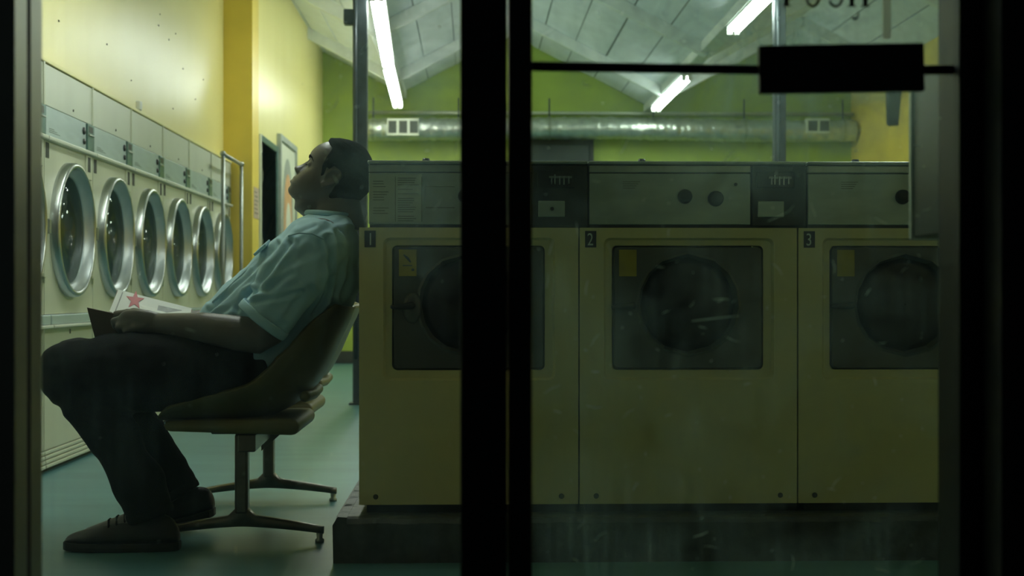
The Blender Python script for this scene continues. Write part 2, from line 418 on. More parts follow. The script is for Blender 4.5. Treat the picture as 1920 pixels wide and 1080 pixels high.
obj('door_stop', G().box(M1 - 0.030, M1, 1.885, 1.99, 0, 2.25), 'frame_dark', mu, bevel=0.002)
dr = sroot('door_1', (M1, YG, 0), 'glass entrance door with a push bar')
pane2 = obj('pane', G().box(M1 - 0.005, XJ + 0.005, YG + 0.004, YG + 0.010, 0.2, 2.19), 'pane_dusty', dr)
obj('stile', G().box(XJ, XJ + 0.03, 1.872, 1.895, 0, 2.25), 'frame_dark', dr, bevel=0.002)
obj('stile', G().box(XJ + 0.004, XJ + 0.03, 1.897, 1.972, 0, 2.25), 'frame_grey', dr, bevel=0.002)
obj('bottom_rail', G().box(M1, XJ, 1.93, 1.99, 0.01, 0.21), 'frame_dark', dr, bevel=0.003)
obj('top_rail', G().box(M1, XJ, 1.93, 1.99, 2.17, 2.25), 'frame_dark', dr, bevel=0.003)
a = P(975, 124, 1.905); m_ = P(1425, 131, 1.905); b = P(1800, 131, 1.905)
pb = obj('push_bar', G().tube([a, m_, b], 0.0068, 12), 'frame_dark', dr, smooth=True)
def pq(px, py, Y): return P(px, py, Y)
c = [pq(1423, 85, 1.885), pq(1733, 79.5, 1.885), pq(1735, 170, 1.885), pq(1425, 175, 1.885)]
bk = [q + Vector((0, 0.014, 0)) for q in c]
obj('push_plate', G().add(c + bk, [(0,1,2,3),(7,6,5,4),(0,4,5,1),(1,5,6,2),(2,6,7,3),(3,7,4,0)]), 'frame_dark', dr, bevel=0.002)
# PUSH lettering painted on the pane, serif capitals
def serif_letters(g, x0, zb, hgt, Yp):
    k = hgt
    def seg(ax, az, bx, bz, t): g.bar((x0 + ax*k, Yp, zb + az*k), (x0 + bx*k, Yp, zb + bz*k), t*k, 0.0006, up=(0, 1, 0))
    def arc(cx, cz, rx, rz, a0, a1, t, n=12):
        pr = None
        for i in range(n + 1):
            q = math.radians(a0 + (a1 - a0) * i / n); c_ = (cx + rx*math.cos(q), cz + rz*math.sin(q))
            if pr: seg(*pr, *c_, t)
            pr = c_
    # P
    seg(0.12, 0, 0.12, 1, 0.14); seg(0.0, 0.02, 0.26, 0.02, 0.04); seg(0.0, 0.98, 0.2, 0.98, 0.04); arc(0.18, 0.74, 0.24, 0.24, 90, -90, 0.07)
    # U
    seg(0.72, 0.28, 0.72, 1, 0.14); seg(1.08, 0.28, 1.08, 1, 0.06); arc(0.90, 0.28, 0.18, 0.27, 180, 360, 0.08); seg(0.6, .98, .84, .98, .04); seg(.98, .98, 1.18, .98, .04)
    # S
    arc(1.58, 0.74, 0.17, 0.24, 20, 270, 0.08); arc(1.58, 0.26, 0.19, 0.25, 90, -160, 0.08)
    # H
    seg(2.06, 0, 2.06, 1, 0.14); seg(2.46, 0, 2.46, 1, 0.14); seg(2.06, 0.52, 2.46, 0.52, 0.05)
    for q in (2.06, 2.46): seg(q-.13, .02, q+.13, .02, .04); seg(q-.13, .98, q+.13, .98, .04)
p0 = P(1468, 11, YG); p1 = P(1632, 11, YG); hg = (p1.x - p0.x) / 2.59
g = G(); serif_letters(g, p0.x, p0.z, hg, YG + 0.0035)
obj('lettering', g, 'letter_paint', dr, label='dark serif capitals reading PUSH')
q = P(1606, 31, YG)
obj('paint_chip', G().tube([q + Vector((-.006, .0035, -.001)), q + Vector((0, .0035, -.003)), q + Vector((.003, .0035, .001)), q + Vector((.004, .0035, .007))], [0.0012, .002, .0015, .0007], 6), 'letter_paint', dr)
# scratches and specks on the panes
def flecks(name, parent, px0, px1, n, Yp, seed, ylo=0, yhi=1080, big=1.0):
    rd = random.Random(seed); g = G()
    for i in range(n):
        px = rd.uniform(px0, px1); py = rd.uniform(ylo, yhi); c = P(px, py, Yp)
        L = rd.choice((0.0012, 0.0015, 0.002, 0.003, 0.006, 0.011)) * big; wd = rd.uniform(0.0006, 0.0012) * big
        an = rd.gauss(0.5, 0.9); dx, dz = math.cos(an), math.sin(an)
        bend = rd.uniform(-.25, .25) * L
        a = c - Vector((dx, 0, dz)) * L; b = c + Vector((dx, 0, dz)) * L; m = c + Vector((-dz, 0, dx)) * bend
        g.tube([a, m, b], [wd * .35, wd * .6, wd * .2], 4)
    o = obj(name, g, 'fleck', parent); o['kind'] = 'stuff'; return o
flecks('dirt_flecks', pane2, 1000, 1765, 170, YG + 0.003, 3)
flecks('dirt_flecks', pane1, 560, 862, 45, YG - 0.001, 4, 0, 440)
flecks('dirt_flecks', pane1, 80, 860, 30, YG - 0.001, 5, 420, 1070, 0.7)
# long scratches one can pick out on the door
for (pts, wdt) in (([(1297, 602), (1330, 598), (1385, 592)], 0.0011), ([(1163, 288), (1170, 278), (1177, 262)], 0.0013), ([(1300, 1007), (1315, 1003), (1327, 997)], 0.0014),
                   ([(1187, 920), (1190, 912), (1197, 905)], 0.0014), ([(1440, 415), (1462, 405), (1480, 396), (1488, 385)], 0.0009), ([(1640, 408), (1652, 415), (1664, 420)], 0.0013),
                   ([(1038, 770), (1046, 772), (1053, 774)], 0.0014), ([(1020, 738), (1035, 728), (1052, 722)], 0.0007)):
    obj('scratch', G().tube([P(x, y, YG + 0.003) for x, y in pts], [wdt * .4] + [wdt * .7] * (len(pts) - 2) + [wdt * .3], 5), 'fleck', pane2)
# pale translucent strip standing in for a reflection in the door glass
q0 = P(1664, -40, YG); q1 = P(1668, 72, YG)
obj('reflection_strip', G().box(q0.x - 0.0055, q0.x + 0.0055, YG + 0.002, YG + 0.0035, q1.z, q0.z), 'reflection_pale', pane2)

# ================================================================== LAMPS
def fluor(a, b, label, ntube=2):
    a = Vector(a); b = Vector(b); mid = (a + b) / 2
    t = thing('fluorescent_lamp', label, 'lamp', (mid.x, mid.y, mid.z), 'fluorescent battens in the ceiling valleys')
    obj('housing', G().bar(a + Vector((0, 0, .045)), b + Vector((0, 0, .045)), 0.10, 0.05), 'lamp_white', t, bevel=0.004)
    d = (b - a).normalized()
    for s in ((-1, 1) if ntube == 2 else (0,)):
        off = Vector((0.027 * s, 0, 0))
        tb = obj('tube', G().cyl(a + off + d * 0.04, b + off - d * 0.04, 0.019, 14), 'tube_glow', t, smooth=True)
        for e in (a, b):
            obj('lamp_holder', G().box(e.x + off.x - .018, e.x + off.x + .018, e.y - .012, e.y + .012, e.z - .026, e.z + .022), 'lamp_white', t)
    for k in (0.15, 0.85):
        q = a.lerp(b, k); obj('hanger', G().box(q.x - .012, q.x + .012, q.y - .006, q.y + .006, q.z + .06, q.z + .24 if q.x < 0 else q.z + .10), 'lamp_white', t)
    return t
fluor((-0.705, 11.75, 2.64), (-0.752, 14.15, 2.64), 'fluorescent batten of the left valley, farthest, ending over the silver duct')
fluor((-0.612, 9.0, 2.64), (-0.700, 11.65, 2.64), 'fluorescent batten in the left valley nearer the window, beside the steel post')
fluor((1.875, 12.1, 2.615), (1.875, 14.15, 2.615), 'fluorescent batten of the right valley, farthest, under the push bar in view')
fluor((1.875, 7.72, 2.615), (1.875, 9.95, 2.615), 'fluorescent batten in the right valley nearer the door, above the push bar in view')
fluor((1.875, 4.6, 2.615), (1.875, 7.0, 2.615), 'unseen fluorescent batten added overhead in the right valley to light the dryers')  # added out of view to brighten the dryer fronts
fluor((-0.90, 4.0, 2.62), (-0.86, 6.4, 2.62), 'unseen fluorescent batten added overhead in the left valley to light the seated man')  # added out of view, set forward to light the man's shirt and face

# ================================================================== STEEL POSTS under the valleys
def post(x, y, ztop, label, wide):
    t = thing('steel_post', label, 'post', (x, y, 0), 'steel posts under the ceiling valleys')
    obj('shaft', G().box(x - wide/2, x + wide/2, y - .04, y + .04, 0.012, ztop), 'post_steel', t, bevel=0.006)
    obj('conduit_run', G().cyl((x - wide/2 + .02, y - .055, 0.3), (x - wide/2 + .02, y - .055, ztop), 0.011, 10), 'post_steel', t, smooth=True)
    obj('base_plate', G().box(x - .07, x + .07, y - .07, y + .07, 0, 0.012), 'post_steel', t)
    return t
tp = post(-0.735, 9.2, 2.83, 'dark steel post behind the seated man', 0.095)
q = P(655, 33, 9.2)
obj('junction_box', G().box(q.x - .035, -0.735 - .045, 9.16, 9.23, q.z - .05, q.z + .05), 'post_steel', tp, bevel=0.006)
post(1.985, 8.95, 2.72, 'slim grey steel post behind the second washer', 0.075)

# ================================================================== BACK WALL THINGS
zd = P(1000, 242, 14.45).z
dt = thing('air_duct', 'long silver foil air duct along the green back wall', 'duct', (0, 14.45, zd))
x0, x1 = -1.07, 4.0
rs = []
for i in range(261):
    x = x0 + (x1 - x0) * i / 260
    rs.append([(x, 14.45 + (0.112 + 0.016 * noise.noise((x * 22, k * 1.3, 1))) * math.cos(2*math.pi*k/18), zd + 0.012 * math.sin(x * 1.4) + (0.112 + 0.016 * noise.noise((x * 22, k * 1.3, 1))) * math.sin(2*math.pi*k/18)) for k in range(18)])
obj('duct_tube', G().rings(rs), 'foil', dt, smooth=True)
for px in (700, 860, 1030, 1225, 1395, 1580, 1625):
    x = P(px, 242, 14.45).x; zc = zd + 0.012 * math.sin(x * 1.4)
    obj('band', G().lathe((x - .014, 14.45, zc), (1, 0, 0), [(0, .108), (0, .122), (.028, .122), (.028, .108)], 18, closed=True), 'foil_band', dt, smooth=False)
    obj('hanger_strap', G().box(x - .008, x + .008, 14.445, 14.455, zc + .115, zd + 0.32), 'post_steel', dt)
def grille(pxa, pxb, pya, pyb, n):
    a = P(pxa, pyb, 14.33); b = P(pxb, pya, 14.33)
    fr = obj('grille', G().box(a.x, b.x, 14.325, 14.40, a.z, b.z), 'grille_white', dt, bevel=0.003)
    wd = (b.x - a.x) / n
    for i in range(n):
        obj('grille_slot', G().box(a.x + wd * i + .018, a.x + wd * (i + 1) - .008, 14.322, 14.33, a.z + .025, b.z - .025), 'slot_dark', fr)
grille(725, 785, 222, 254, 3); grille(1512, 1556, 222, 250, 2)
zc = P(1000, 212, 14.5).z
tag(obj('conduit_pipe', G().cyl((-1.07, 14.5, zc), (4.0, 14.5, zc), 0.018, 10), 'conduit', smooth=True, loc=(0, 14.5, zc)), 'thin pale pipe running above the silver duct', 'pipe')
d2 = sroot('door_2', (0.4, YB, 0), 'dark door in the green back wall')
xa, xb, zt = 0.42, P(1113, 262, YB - .03).x, P(1113, 262, YB - .03).z
obj('door_leaf', G().box(xa + .05, xb - .04, YB - .03, YB - .005, 0.01, zt - .05), 'door_dark', d2, bevel=0.004)
for i in range(5):
    obj('louvre', G().box(xa + .12, xb - .11, YB - .045, YB - .03, 1.5 + i * .12, 1.58 + i * .12), 'post_steel', d2, bevel=0.003)
obj('door_frame', G().box(xa, xa + .05, YB - .05, YB - .004, 0, zt).box(xb - .04, xb, YB - .05, YB - .004, 0, zt).box(xa + .05, xb - .04, YB - .05, YB - .004, zt - .05, zt), 'skirting', d2)
# dark slanted panel high on the yellow right wall
c = P(1690, 203, 13.2)
ws = thing('wall_panel_box', 'dark slanted box high on the yellow right wall', 'box', (XR, 13.2, c.z))
obj('case', G().bar((XR - .06, 13.0, c.z + .15), (XR - .02, 13.1, c.z - .17), 0.14, 0.08, up=(0, 1, 0)), 'skirting', ws, bevel=0.006)
obj('bracket', G().box(XR - .04, XR, 13.02, 13.08, c.z - .03, c.z + .03), 'post_steel', ws)

# ================================================================== LEFT WALL BEYOND THE DRYERS
d3 = sroot('door_3', (XC, DY0, 0), 'dark open doorway in the pale yellow wall')
obj('door_frame', G().box(XC - .14, XC + .015, DY0 - .05, DY0, 0, DZ + .05), 'door_white', d3, bevel=0.003)
obj('door_frame', G().box(XC - .14, XC + .015, DY1, DY1 + .05, 0, DZ + .05), 'coin_plate', d3, bevel=0.003)
obj('door_frame', G().box(XC - .14, XC + .015, DY0, DY1, DZ, DZ + .05), 'coin_plate', d3, bevel=0.003)
obj('dark_room', G().box(XC - 1.0, XC - .96, DY0 - .05, DY1 + .6, 0, 2.2).box(XC - 1.0, XC - .145, DY0 - .05, DY0 - .02, 0, 2.2).box(XC - 1.0, XC - .145, DY1 + .58, DY1 + .62, 0, 2.2).box(XC - 1.0, XC - .145, DY0 - .05, DY1 + .6, 2.16, 2.2), 'door_dark', d3)
for z in (0.4, 1.1, 1.6):
    obj('hinge', G().box(XC - .02, XC + .022, DY0 - .012, DY0 + .004, z - .04, z + .04), 'chrome_worn', d3)
# white door with an arched panel beyond the doorway
d4 = sroot('door_4', (XC, 11.4, 0), 'white panelled door with an arched orange poster')
e0, e1, ez = 11.30, 12.25, 1.97
obj('door_leaf', G().box(XC, XC + .02, e0, e1, 0.01, ez), 'door_white', d4, bevel=0.003)
obj('door_frame', G().box(XC, XC + .035, e0 - .05, e0, 0, ez + .05).box(XC, XC + .035, e1, e1 + .06, 0, ez + .05).box(XC, XC + .035, e0, e1, ez, ez + .05), 'poster_grey', d4, bevel=0.003)
def arch(y0, y1, z0, z1, x):
    g = G(); n = 14; pts = [(y0, z0), (y1, z0)]
    for i in range(n + 1):
        a = math.pi * i / n; yc = (y0 + y1) / 2; pts.append((yc + (y1 - y0) / 2 * math.cos(a), z1 - (y1 - y0) * .5 + (y1 - y0) * .8 * math.sin(a)))
    g.rings([[(x, y, z) for y, z in pts], [(x + .003, y, z) for y, z in pts]]); return g
obj('poster_ground', arch(e0 + .12, e1 - .15, 0.9, 1.66, XC + .02), 'poster_grey', d4)
obj('poster_arch', arch(e0 + .20, e1 - .24, 0.9, 1.58, XC + .0232), 'poster_orange', d4)
obj('poster_field', arch(e0 + .30, e1 - .34, 0.9, 1.40, XC + .0264), 'poster_paper', d4)
obj('door_latch', G().box(XC + .02, XC + .07, e1 - .09, e1 - .02, 1.06, 1.12), 'knob_black', d4)
# notice by the doorway
a = P(478, 0, 10.1); off = 885 - 478
ny0 = 10.09
nt_ = thing('paper_notice', 'small pinkish paper notice on the yellow column edge', 'notice', (XC, 10.2, 1.4))
obj('sheet', G().box(XC + .0005, XC + .003, 10.06, 10.29, 1.275, 1.50), 'paper_pink', nt_)
for i in range(6): obj('print_line', G().box(XC + .003, XC + .0036, 10.09, 10.26 - (i % 3) * .03, 1.31 + i * .03, 1.318 + i * .03), 'print_dark', nt_)

# ================================================================== DRYERS
PITCH = 0.7175
DYC = [6.01 + PITCH * (i - 1) for i in range(7)]
W2 = PITCH / 2 - 0.004
def hole_panel(yc, zc, r, y0, y1, z0, z1, x, t, n=48):
    """flat sheet with a round hole"""
    ci = [(yc + r * math.cos(2*math.pi*k/n), zc + r * math.sin(2*math.pi*k/n)) for k in range(n)]
    oc = []
    for k in range(n):
        c_, s_ = math.cos(2*math.pi*k/n), math.sin(2*math.pi*k/n)
        ty = ((y1 - yc) if c_ > 0 else (yc - y0)) / max(1e-6, abs(c_)); tz = ((z1 - zc) if s_ > 0 else (zc - z0)) / max(1e-6, abs(s_))
        q = min(ty, tz); oc.append((yc + c_ * q, zc + s_ * q))
    for (cy, cz) in ((y0, z0), (y0, z1), (y1, z0), (y1, z1)):
        k = min(range(n), key=lambda i: (oc[i][0] - cy) ** 2 + (oc[i][1] - cz) ** 2); oc[k] = (cy, cz)
    g = G()
    g.rings([[(x - t, y, z) for y, z in ci], [(x, y, z) for y, z in ci], [(x, y, z) for y, z in oc], [(x - t, y, z) for y, z in oc], [(x - t, y, z) for y, z in ci]], cap=False)
    return g
def make_dryer(yc, label):
    t = thing('tumble_dryer', label, 'dryer', (XD, yc, 0), 'tumble dryers along the left wall')
    X = XD; zc = 0.997; R = 0.268
    y0, y1 = yc - W2, yc + W2
    obj('cabinet', G().box(X - .72, X - .70, y0, y1, 0.02, ZD - .01).box(X - .70, X - .02, y0, y0 + .004, 0.02, ZD - .01).box(X - .70, X - .02, y1 - .004, y1, 0.02, ZD - .01).box(X - .70, X - .02, y0, y1, ZD - .02, ZD - .01), 'enamel', t)
    obj('front_panel', hole_panel(yc, zc, R - .012, y0, y1, 0.642, 1.345, X, .02), 'enamel', t)
    dn = 40
    obj('drum', G().lathe((X - .02, yc, zc), (-1, 0, 0), [(0, R - .012), (.03, R - .016), (.05, R + .03), (.50, R + .03), (.50, .02)], dn), 'drum_steel', t, smooth=True)
    door = obj('door_ring', G().lathe((X, yc, zc), (1, 0, 0), [(0, R + .020), (.030, R + .018), (.038, R + .012), (.040, R + .004), (.037, R - .004), (.030, R - .008), (.004, R - .016), (.0, R - .014)], 56, closed=True), 'chrome', t, smooth=True)
    obj('door_dish', G().lathe((X, yc, zc), (1, 0, 0), [(.032, R - .009), (.020, R - .016), (.002, R - .030), (-.004, R - .040), (-.008, R - .040), (-.002, R - .028), (.014, R - .0125)], 48, closed=True), 'dish_steel', door, smooth=True)
    obj('door_glass', G().lathe((X - .006, yc, zc), (1, 0, 0), [(0, R - .037), (.004, R - .037), (.006, .10), (.006, .001), (.0, .001)], 40, closed=True), 'door_glass_clear', door, smooth=True)
    obj('hinge', G().box(X, X + .02, y0 + .004, y0 + .03, zc - .03, zc + .03), 'chrome_worn', door, bevel=0.003)
    obj('rail', G().box(X - .005, X + .022, y0, y1, 1.345, 1.362), 'enamel_light', t, bevel=0.004)
    cp = obj('control_panel', G().box(X - .02, X + .004, y0 + .01, yc + .235, 1.366, 1.484), 'brushed_panel', t, bevel=0.002)
    for (yy, zz, r) in ((yc + .195, 1.445, .017), (yc + .198, 1.398, .013)):
        obj('knob', G().lathe((X + .004, yy, zz), (1, 0, 0), [(0, r), (.006, r * .95), (.008, r * .7), (.008, .0005)], 14), 'knob_black', cp, smooth=True)
    for i in range(3): obj('print_line', G().box(X + .004, X + .0046, y0 + .05, y0 + .20 - i * .04, 1.382 + i * .007, 1.384 + i * .007), 'print_dark', cp)
    cb = obj('coin_box', G().box(X - .02, X + .010, yc + .243, y1 - .006, 1.366, 1.484), 'coin_plate', t, bevel=0.003)
    obj('coin_slot', G().box(X + .010, X + .0108, yc + .262, y1 - .03, 1.446, 1.474), 'knob_black', cb)
    obj('coin_handle', G().box(X + .010, X + .016, yc + .255, y1 - .02, 1.430, 1.438), 'chrome', cb, bevel=0.002)
    up = obj('upper_panel', G().box(X - .02, X, y0 + .001, y1 - .001, 1.488, ZD - .006), 'enamel_light', t, bevel=0.002)
    obj('screw', G().lathe((X, yc + .05, 1.515), (1, 0, 0), [(0, .006), (.003, .005), (.003, .0005)], 8), 'slot_dark', up)
    obj('seam_strip', G().box(X - .01, X + .005, y1 - .012, y1 + .004, 1.37, ZD), 'enamel', t)
    obj('vent_slot', G().box(X, X + .0012, y0 + .014, y0 + .060, 1.275, 1.338), 'slot_dark', t)
    lp = obj('latch_plate', G().box(X, X + .008, y1 - .125, y1 - .030, 1.235, 1.342), 'enamel', t, bevel=0.002)
    obj('latch_slot', G().box(X + .008, X + .0088, y1 - .105, y1 - .062, 1.268, 1.334), 'slot_dark', lp)
    obj('bracket', G().box(X, X + .018, y1 - .050, y1 + .002, .792, .806).box(X, X + .008, y1 - .016, y1 - .006, .768, .792), 'enamel', t)
    obj('lint_rail', G().box(X - .005, X + .030, y0 + .002, y1 - .002, .600, .640), 'brushed_panel', t, bevel=0.005)
    obj('lint_lip', G().box(X - .005, X + .042, y0 + .002, y1 - .002, .586, .599), 'enamel_light', t, bevel=0.004)
    lw = obj('lower_panel', G().box(X - .02, X, y0 + .001, y1 - .001, .092, .585), 'enamel', t, bevel=0.003)
    obj('screw', G().box(X, X + .003, yc - .006, yc + .006, .555, .575), 'slot_dark', lw)
    for i in range(4):
        obj('kick_rib', G().box(X - .016, X + .004 + .002 * i, y0 + .001, y1 - .001, .020 + .018 * (3 - i), .035 + .018 * (3 - i)), 'enamel', t, bevel=0.004)
    obj('plinth', G().box(X - .06, X - .02, y0, y1, 0, .09), 'slot_dark', t)
    return t
dl = ['tumble dryer cut off by the window frame, only a sliver of its door ring showing',
      'nearest fully seen tumble dryer, largest round door, left of the book',
      'second tumble dryer from the window frame, above the white page with the star',
      'third tumble dryer along the wall, round door above the printed picture on the page',
      'fourth tumble dryer along the wall, two before the pipe frame',
      'fifth tumble dryer, just before the pipe frame',
      'last tumble dryer by the yellow column, inside the pipe frame']
d0 = make_dryer(DYC[0], dl[0])
for i in range(1, 7): dup(d0, (XD, DYC[i], 0), dl[i])
# pipe frame standing round the last dryer
pf = thing('pipe_frame', 'grey pipe frame standing around the last tumble dryer', 'frame', (XD + .08, DYC[6], 0))
fa, fb, fx = DYC[6] - .40, DYC[6] + .33, XD + .085
obj('upright', G().cyl((fx, fa, 0), (fx, fa, 1.655), .013, 12), 'chrome_worn', pf, smooth=True)
obj('upright', G().cyl((fx, fb, 0), (fx, fb, 1.655), .013, 12), 'chrome_worn', pf, smooth=True)
obj('crossbar', G().cyl((fx, fa, 1.645), (fx, fb, 1.645), .013, 12), 'chrome_worn', pf, smooth=True)
for y in (fa, fb): obj('corner_joint', G().ball((fx, y, 1.648), .020), 'chrome_worn', pf, smooth=True)
# little white switch on the ledge
tag(obj('ledge_clip', G().box(XD - .012, XD + .012, 7.22, 7.27, ZD + .014, ZD + .060), 'lamp_white', bevel=0.006, loc=(XD, 7.25, ZD)), 'small white clip on the ledge over the dryers', 'clip')

# ================================================================== WASHERS
YW = 3.82
WX0 = P(672, 900, YW).x; WX1 = P(1087, 900, YW).x; WW = P(1497, 900, YW).x - WX1
k_ = (P(1100, 500, YW).x - P(1000, 500, YW).x) / 100.0    # metres per pixel on the washer fronts
def zpx(py): return P(1090, py, YW).z
pl = thing('washer_plinth', 'rough dark concrete plinth under the washing machines', 'plinth', (0, 3.75, 0))
rs = []
pz = 0.122
g = G(); n = 60
xa, xb = P(629, 1000, 3.745).x, 1.9
bm_top = []
for i in range(n + 1):
    x = xa + (xb - xa) * i / n
    e = 0.006 * noise.noise((x * 14, 0, 0)); e2 = 0.004 * noise.noise((x * 25, 3, 0))
    rs.append([(x, 3.745 + e2 * .6, 0), (x, 3.745 + e2, pz * .6), (x, 3.745 + e2, pz - .016 + e), (x, 3.757 + e2, pz - .004 + e), (x, 3.775, pz), (x, 4.5, pz), (x, 4.5, 0)])
obj('plinth_block', G().rings(rs), 'concrete', pl)
# rough left edge lip
lip = G(); rs = []
for i in range(25):
    y = 3.745 + .755 * i / 24; e = .006 * noise.noise((0, y * 18, 2))
    rs.append([(xa - .006 + e, y, 0), (xa - .008 + e, y, pz - .02), (xa + .006 + e, y, pz + .003 + e), (xa + .03, y, pz + .001), (xa + .03, y, 0)])
obj('worn_edge', lip.rings(rs), 'concrete', pl)

def make_washer(x0, label):
    t = thing('washing_machine', label, 'washer', (x0, YW, pz), 'washing machines in a row')
    x1 = x0 + WW - .004
    def X(px): return x0 + (px - 1087) * k_            # pixel column measured on the second machine
    zb, zt = zpx(945), zpx(427)
    D = 0.62
    # body: front sheet pressed inwards around the door
    bx0, bx1, bz0, bz1 = X(1132), X(1453), zpx(713), zpx(446)
    ix0, ix1, iz0, iz1 = X(1148), X(1434), zpx(694), zpx(460)
    o_ = rrect(bx0, bx1, bz0, bz1, .018); i_ = rrect(ix0, ix1, iz0, iz1, .014)
    m_ = rrect(bx0 + .006, bx1 - .006, bz0 + .006, bz1 - .006, .016)
    n = len(o_)
    edge = []
    cx, cz = (bx0 + bx1) / 2, (bz0 + bz1) / 2
    for (ax, az) in o_:
        dx, dz = ax - cx, az - cz
        tx = ((x1 - cx) if dx > 0 else (cx - x0)) / max(1e-6, abs(dx)); tz = ((zt - cz) if dz > 0 else (cz - zb)) / max(1e-6, abs(dz))
        q = min(tx, tz); edge.append((cx + dx * q, cz + dz * q))
    for (ex, ez) in ((x0, zb), (x0, zt), (x1, zb), (x1, zt)):
        kk = min(range(n), key=lambda i: (edge[i][0] - ex) ** 2 + (edge[i][1] - ez) ** 2); edge[kk] = (ex, ez)
    g = G()
    g.rings([[(a, YW + D, b) for a, b in edge], [(a, YW + .003, b) for a, b in edge], [(a + (.003 if a < cx else -.003) * (abs(abs(a - cx) - (x1 - x0) / 2) < 1e-4), YW, b) for a, b in edge],
             [(a, YW, b) for a, b in o_], [(a, YW + .010, b) for a, b in m_], [(a, YW + .012, b) for a, b in i_], [(a, YW + .05, b) for a, b in i_]], cap=False)
    g.box(x0 + .002, x1 - .002, YW + .05, YW + D, zt - .004, zt)
    g.box(x0 + .003, x1 - .003, YW + D - .01, YW + D, zb, zt).box(x0 + .003, x1 - .003, YW + .05, YW + D, zb, zb + .004)
    body = obj('body', g, 'washer_enamel', t)
    for px in (1118, 1465):
        obj('screw', G().lathe((X(px), YW, zpx(930)), (0, -1, 0), [(0, .0075), (.003, .006), (.003, .0005)], 10), 'slot_dark', body)
    obj('toe_recess', G().box(x0 + .02, x1 + .004, YW + .02, YW + D - .02, pz, zb + .004), 'rubber_black', t)
    # door: dark square panel with a round porthole
    dpan = rrect(X(1151), X(1431), zpx(691), zpx(463), .013)
    ccx, ccz, R = X(1292), zpx(571), 95 * k_
    nn = len(dpan)
    circ = []
    for (a, b) in dpan:
        an = math.atan2(b - (dpan[0][1] + .0) * 0 - ccz, a - ccx); circ.append((ccx + R * math.cos(an), ccz + R * math.sin(an)))
    def sub(poly, mlt):     # refine loops so the circle is round
        out = []
        for i in range(len(poly)):
            a = Vector((*poly[i], 0)); b = Vector((*poly[(i + 1) % len(poly)], 0))
            for s in range(mlt): out.append(tuple(a.lerp(b, s / mlt))[:2])
        return out
    dp2 = sub(dpan, 4)
    ci2 = [(ccx + R * math.cos(math.atan2(b - ccz, a - ccx)), ccz + R * math.sin(math.atan2(b - ccz, a - ccx))) for a, b in dp2]
    ci3 = [(ccx + (q[0] - ccx) * 1.05, ccz + (q[1] - ccz) * 1.05) for q in ci2]
    ci4 = [(ccx + (q[0] - ccx) * .93, ccz + (q[1] - ccz) * .93) for q in ci2]
    g = G().rings([[(a, YW + .030, b) for a, b in dp2], [(a, YW + .008, b) for a, b in dp2], [(ccx + (a - ccx) * .985, YW + .004, ccz + (b - ccz) * .985) for a, b in dp2], [(a, YW + .004, b) for a, b in ci3], [(a, YW + .001, b) for a, b in ci2], [(a, YW + .03, b) for a, b in ci4]], cap=False)
    door = obj('door', g, 'washer_door', t)
    obj('porthole', G().lathe((ccx, YW + .028, ccz), (0, 1, 0), [(-.016, .002), (-.012, R * .45), (-.004, R * .8), (.0, R * .96), (.04, R * .96), (.3, R * .9), (.3, .01)], 40), 'plate_black', door, smooth=True)
    h = obj('handle', G().tube([(X(1150), YW - .012, zpx(575)), (X(1165), YW - .016, zpx(575)), (X(1185), YW - .012, zpx(573))], [.0065, .009, .011], 10, ends=True), 'knob_black', door, smooth=True)
    obj('handle_base', G().ball((X(1186), YW + .002, zpx(577)), 17 * k_, .012, 30 * k_), 'washer_door', h, smooth=True)
    st = obj('sticker', G().box(X(1161), X(1194), YW + .0022, YW + .0036, zpx(518), zpx(468)), 'sticker_yellow', door)
    obj('sticker_print', G().tube([(X(1170), YW + .002, zpx(478)), (X(1178), YW + .002, zpx(485)), (X(1183), YW + .002, zpx(492))], [.002, .004, .002], 6).box(X(1168), X(1186), YW + .0016, YW + .0022, zpx(499), zpx(497)).ball((X(1187), YW + .0022, zpx(506)), .004, .001, .004, 8, 6), 'print_dark', st)
    # console: lid with a lip, control plate, coin meter
    cz0, cz1 = zpx(421), zpx(325)
    obj('console_body', G().box(X(1105) + .002, X(1105) + WW - .004, YW + .012, YW + D, zt, zpx(306)), 'coin_black', t)
    lid = obj('lid', G().box(X(1103), X(1103) + WW - .002, YW - .006, YW + D, zpx(308), zpx(302)), 'washer_lid', t, bevel=0.003)
    obj('lid_trim', G().box(X(1105), X(1409), YW + .0, YW + .014, zpx(323), zpx(310)), 'washer_lid', lid, bevel=0.002)
    obj('soap_knob', G().lathe((X(1210), YW + .08, zpx(302)), (0, 0, 1), [(0, .010), (.006, .012), (.014, .009), (.014, .0005)], 12), 'knob_black', lid, smooth=True)
    cp = obj('control_plate', G().box(X(1105), X(1409), YW + .002, YW + .014, cz0, cz1), 'washer_console', t, bevel=0.002)
    for (px, py, r) in ((1285, 368, 14), (1343, 372, 15)):
        kn = obj('dial', G().lathe((X(px), YW + .002, zpx(py)), (0, -1, 0), [(0, r * k_), (.014, r * k_ * .92), (.018, r * k_ * .7), (.018, .0005)], 20), 'knob_black', cp, smooth=True)
        obj('dial_grip', G().box(X(px) - .0025, X(px) + .0025, YW - .022, YW - .016, zpx(py) - r * k_ * .8, zpx(py) + r * k_ * .9), 'knob_black', kn)
    obj('dial_lamp', G().lathe((X(1381), YW + .002, zpx(345)), (0, -1, 0), [(0, .005), (.004, .004), (.004, .0004)], 10), 'knob_black', cp)
    for i in range(4): obj('print_line', G().box(X(1168), X(1200 - i * 3), YW + .0012, YW + .002, zpx(341 + i * 4), zpx(340 + i * 4)), 'print_dark', cp)
    cm = obj('coin_meter', G().box(X(1411), X(1513), YW - .004, YW + .014, zpx(424), zpx(310)), 'coin_black', t, bevel=0.003)
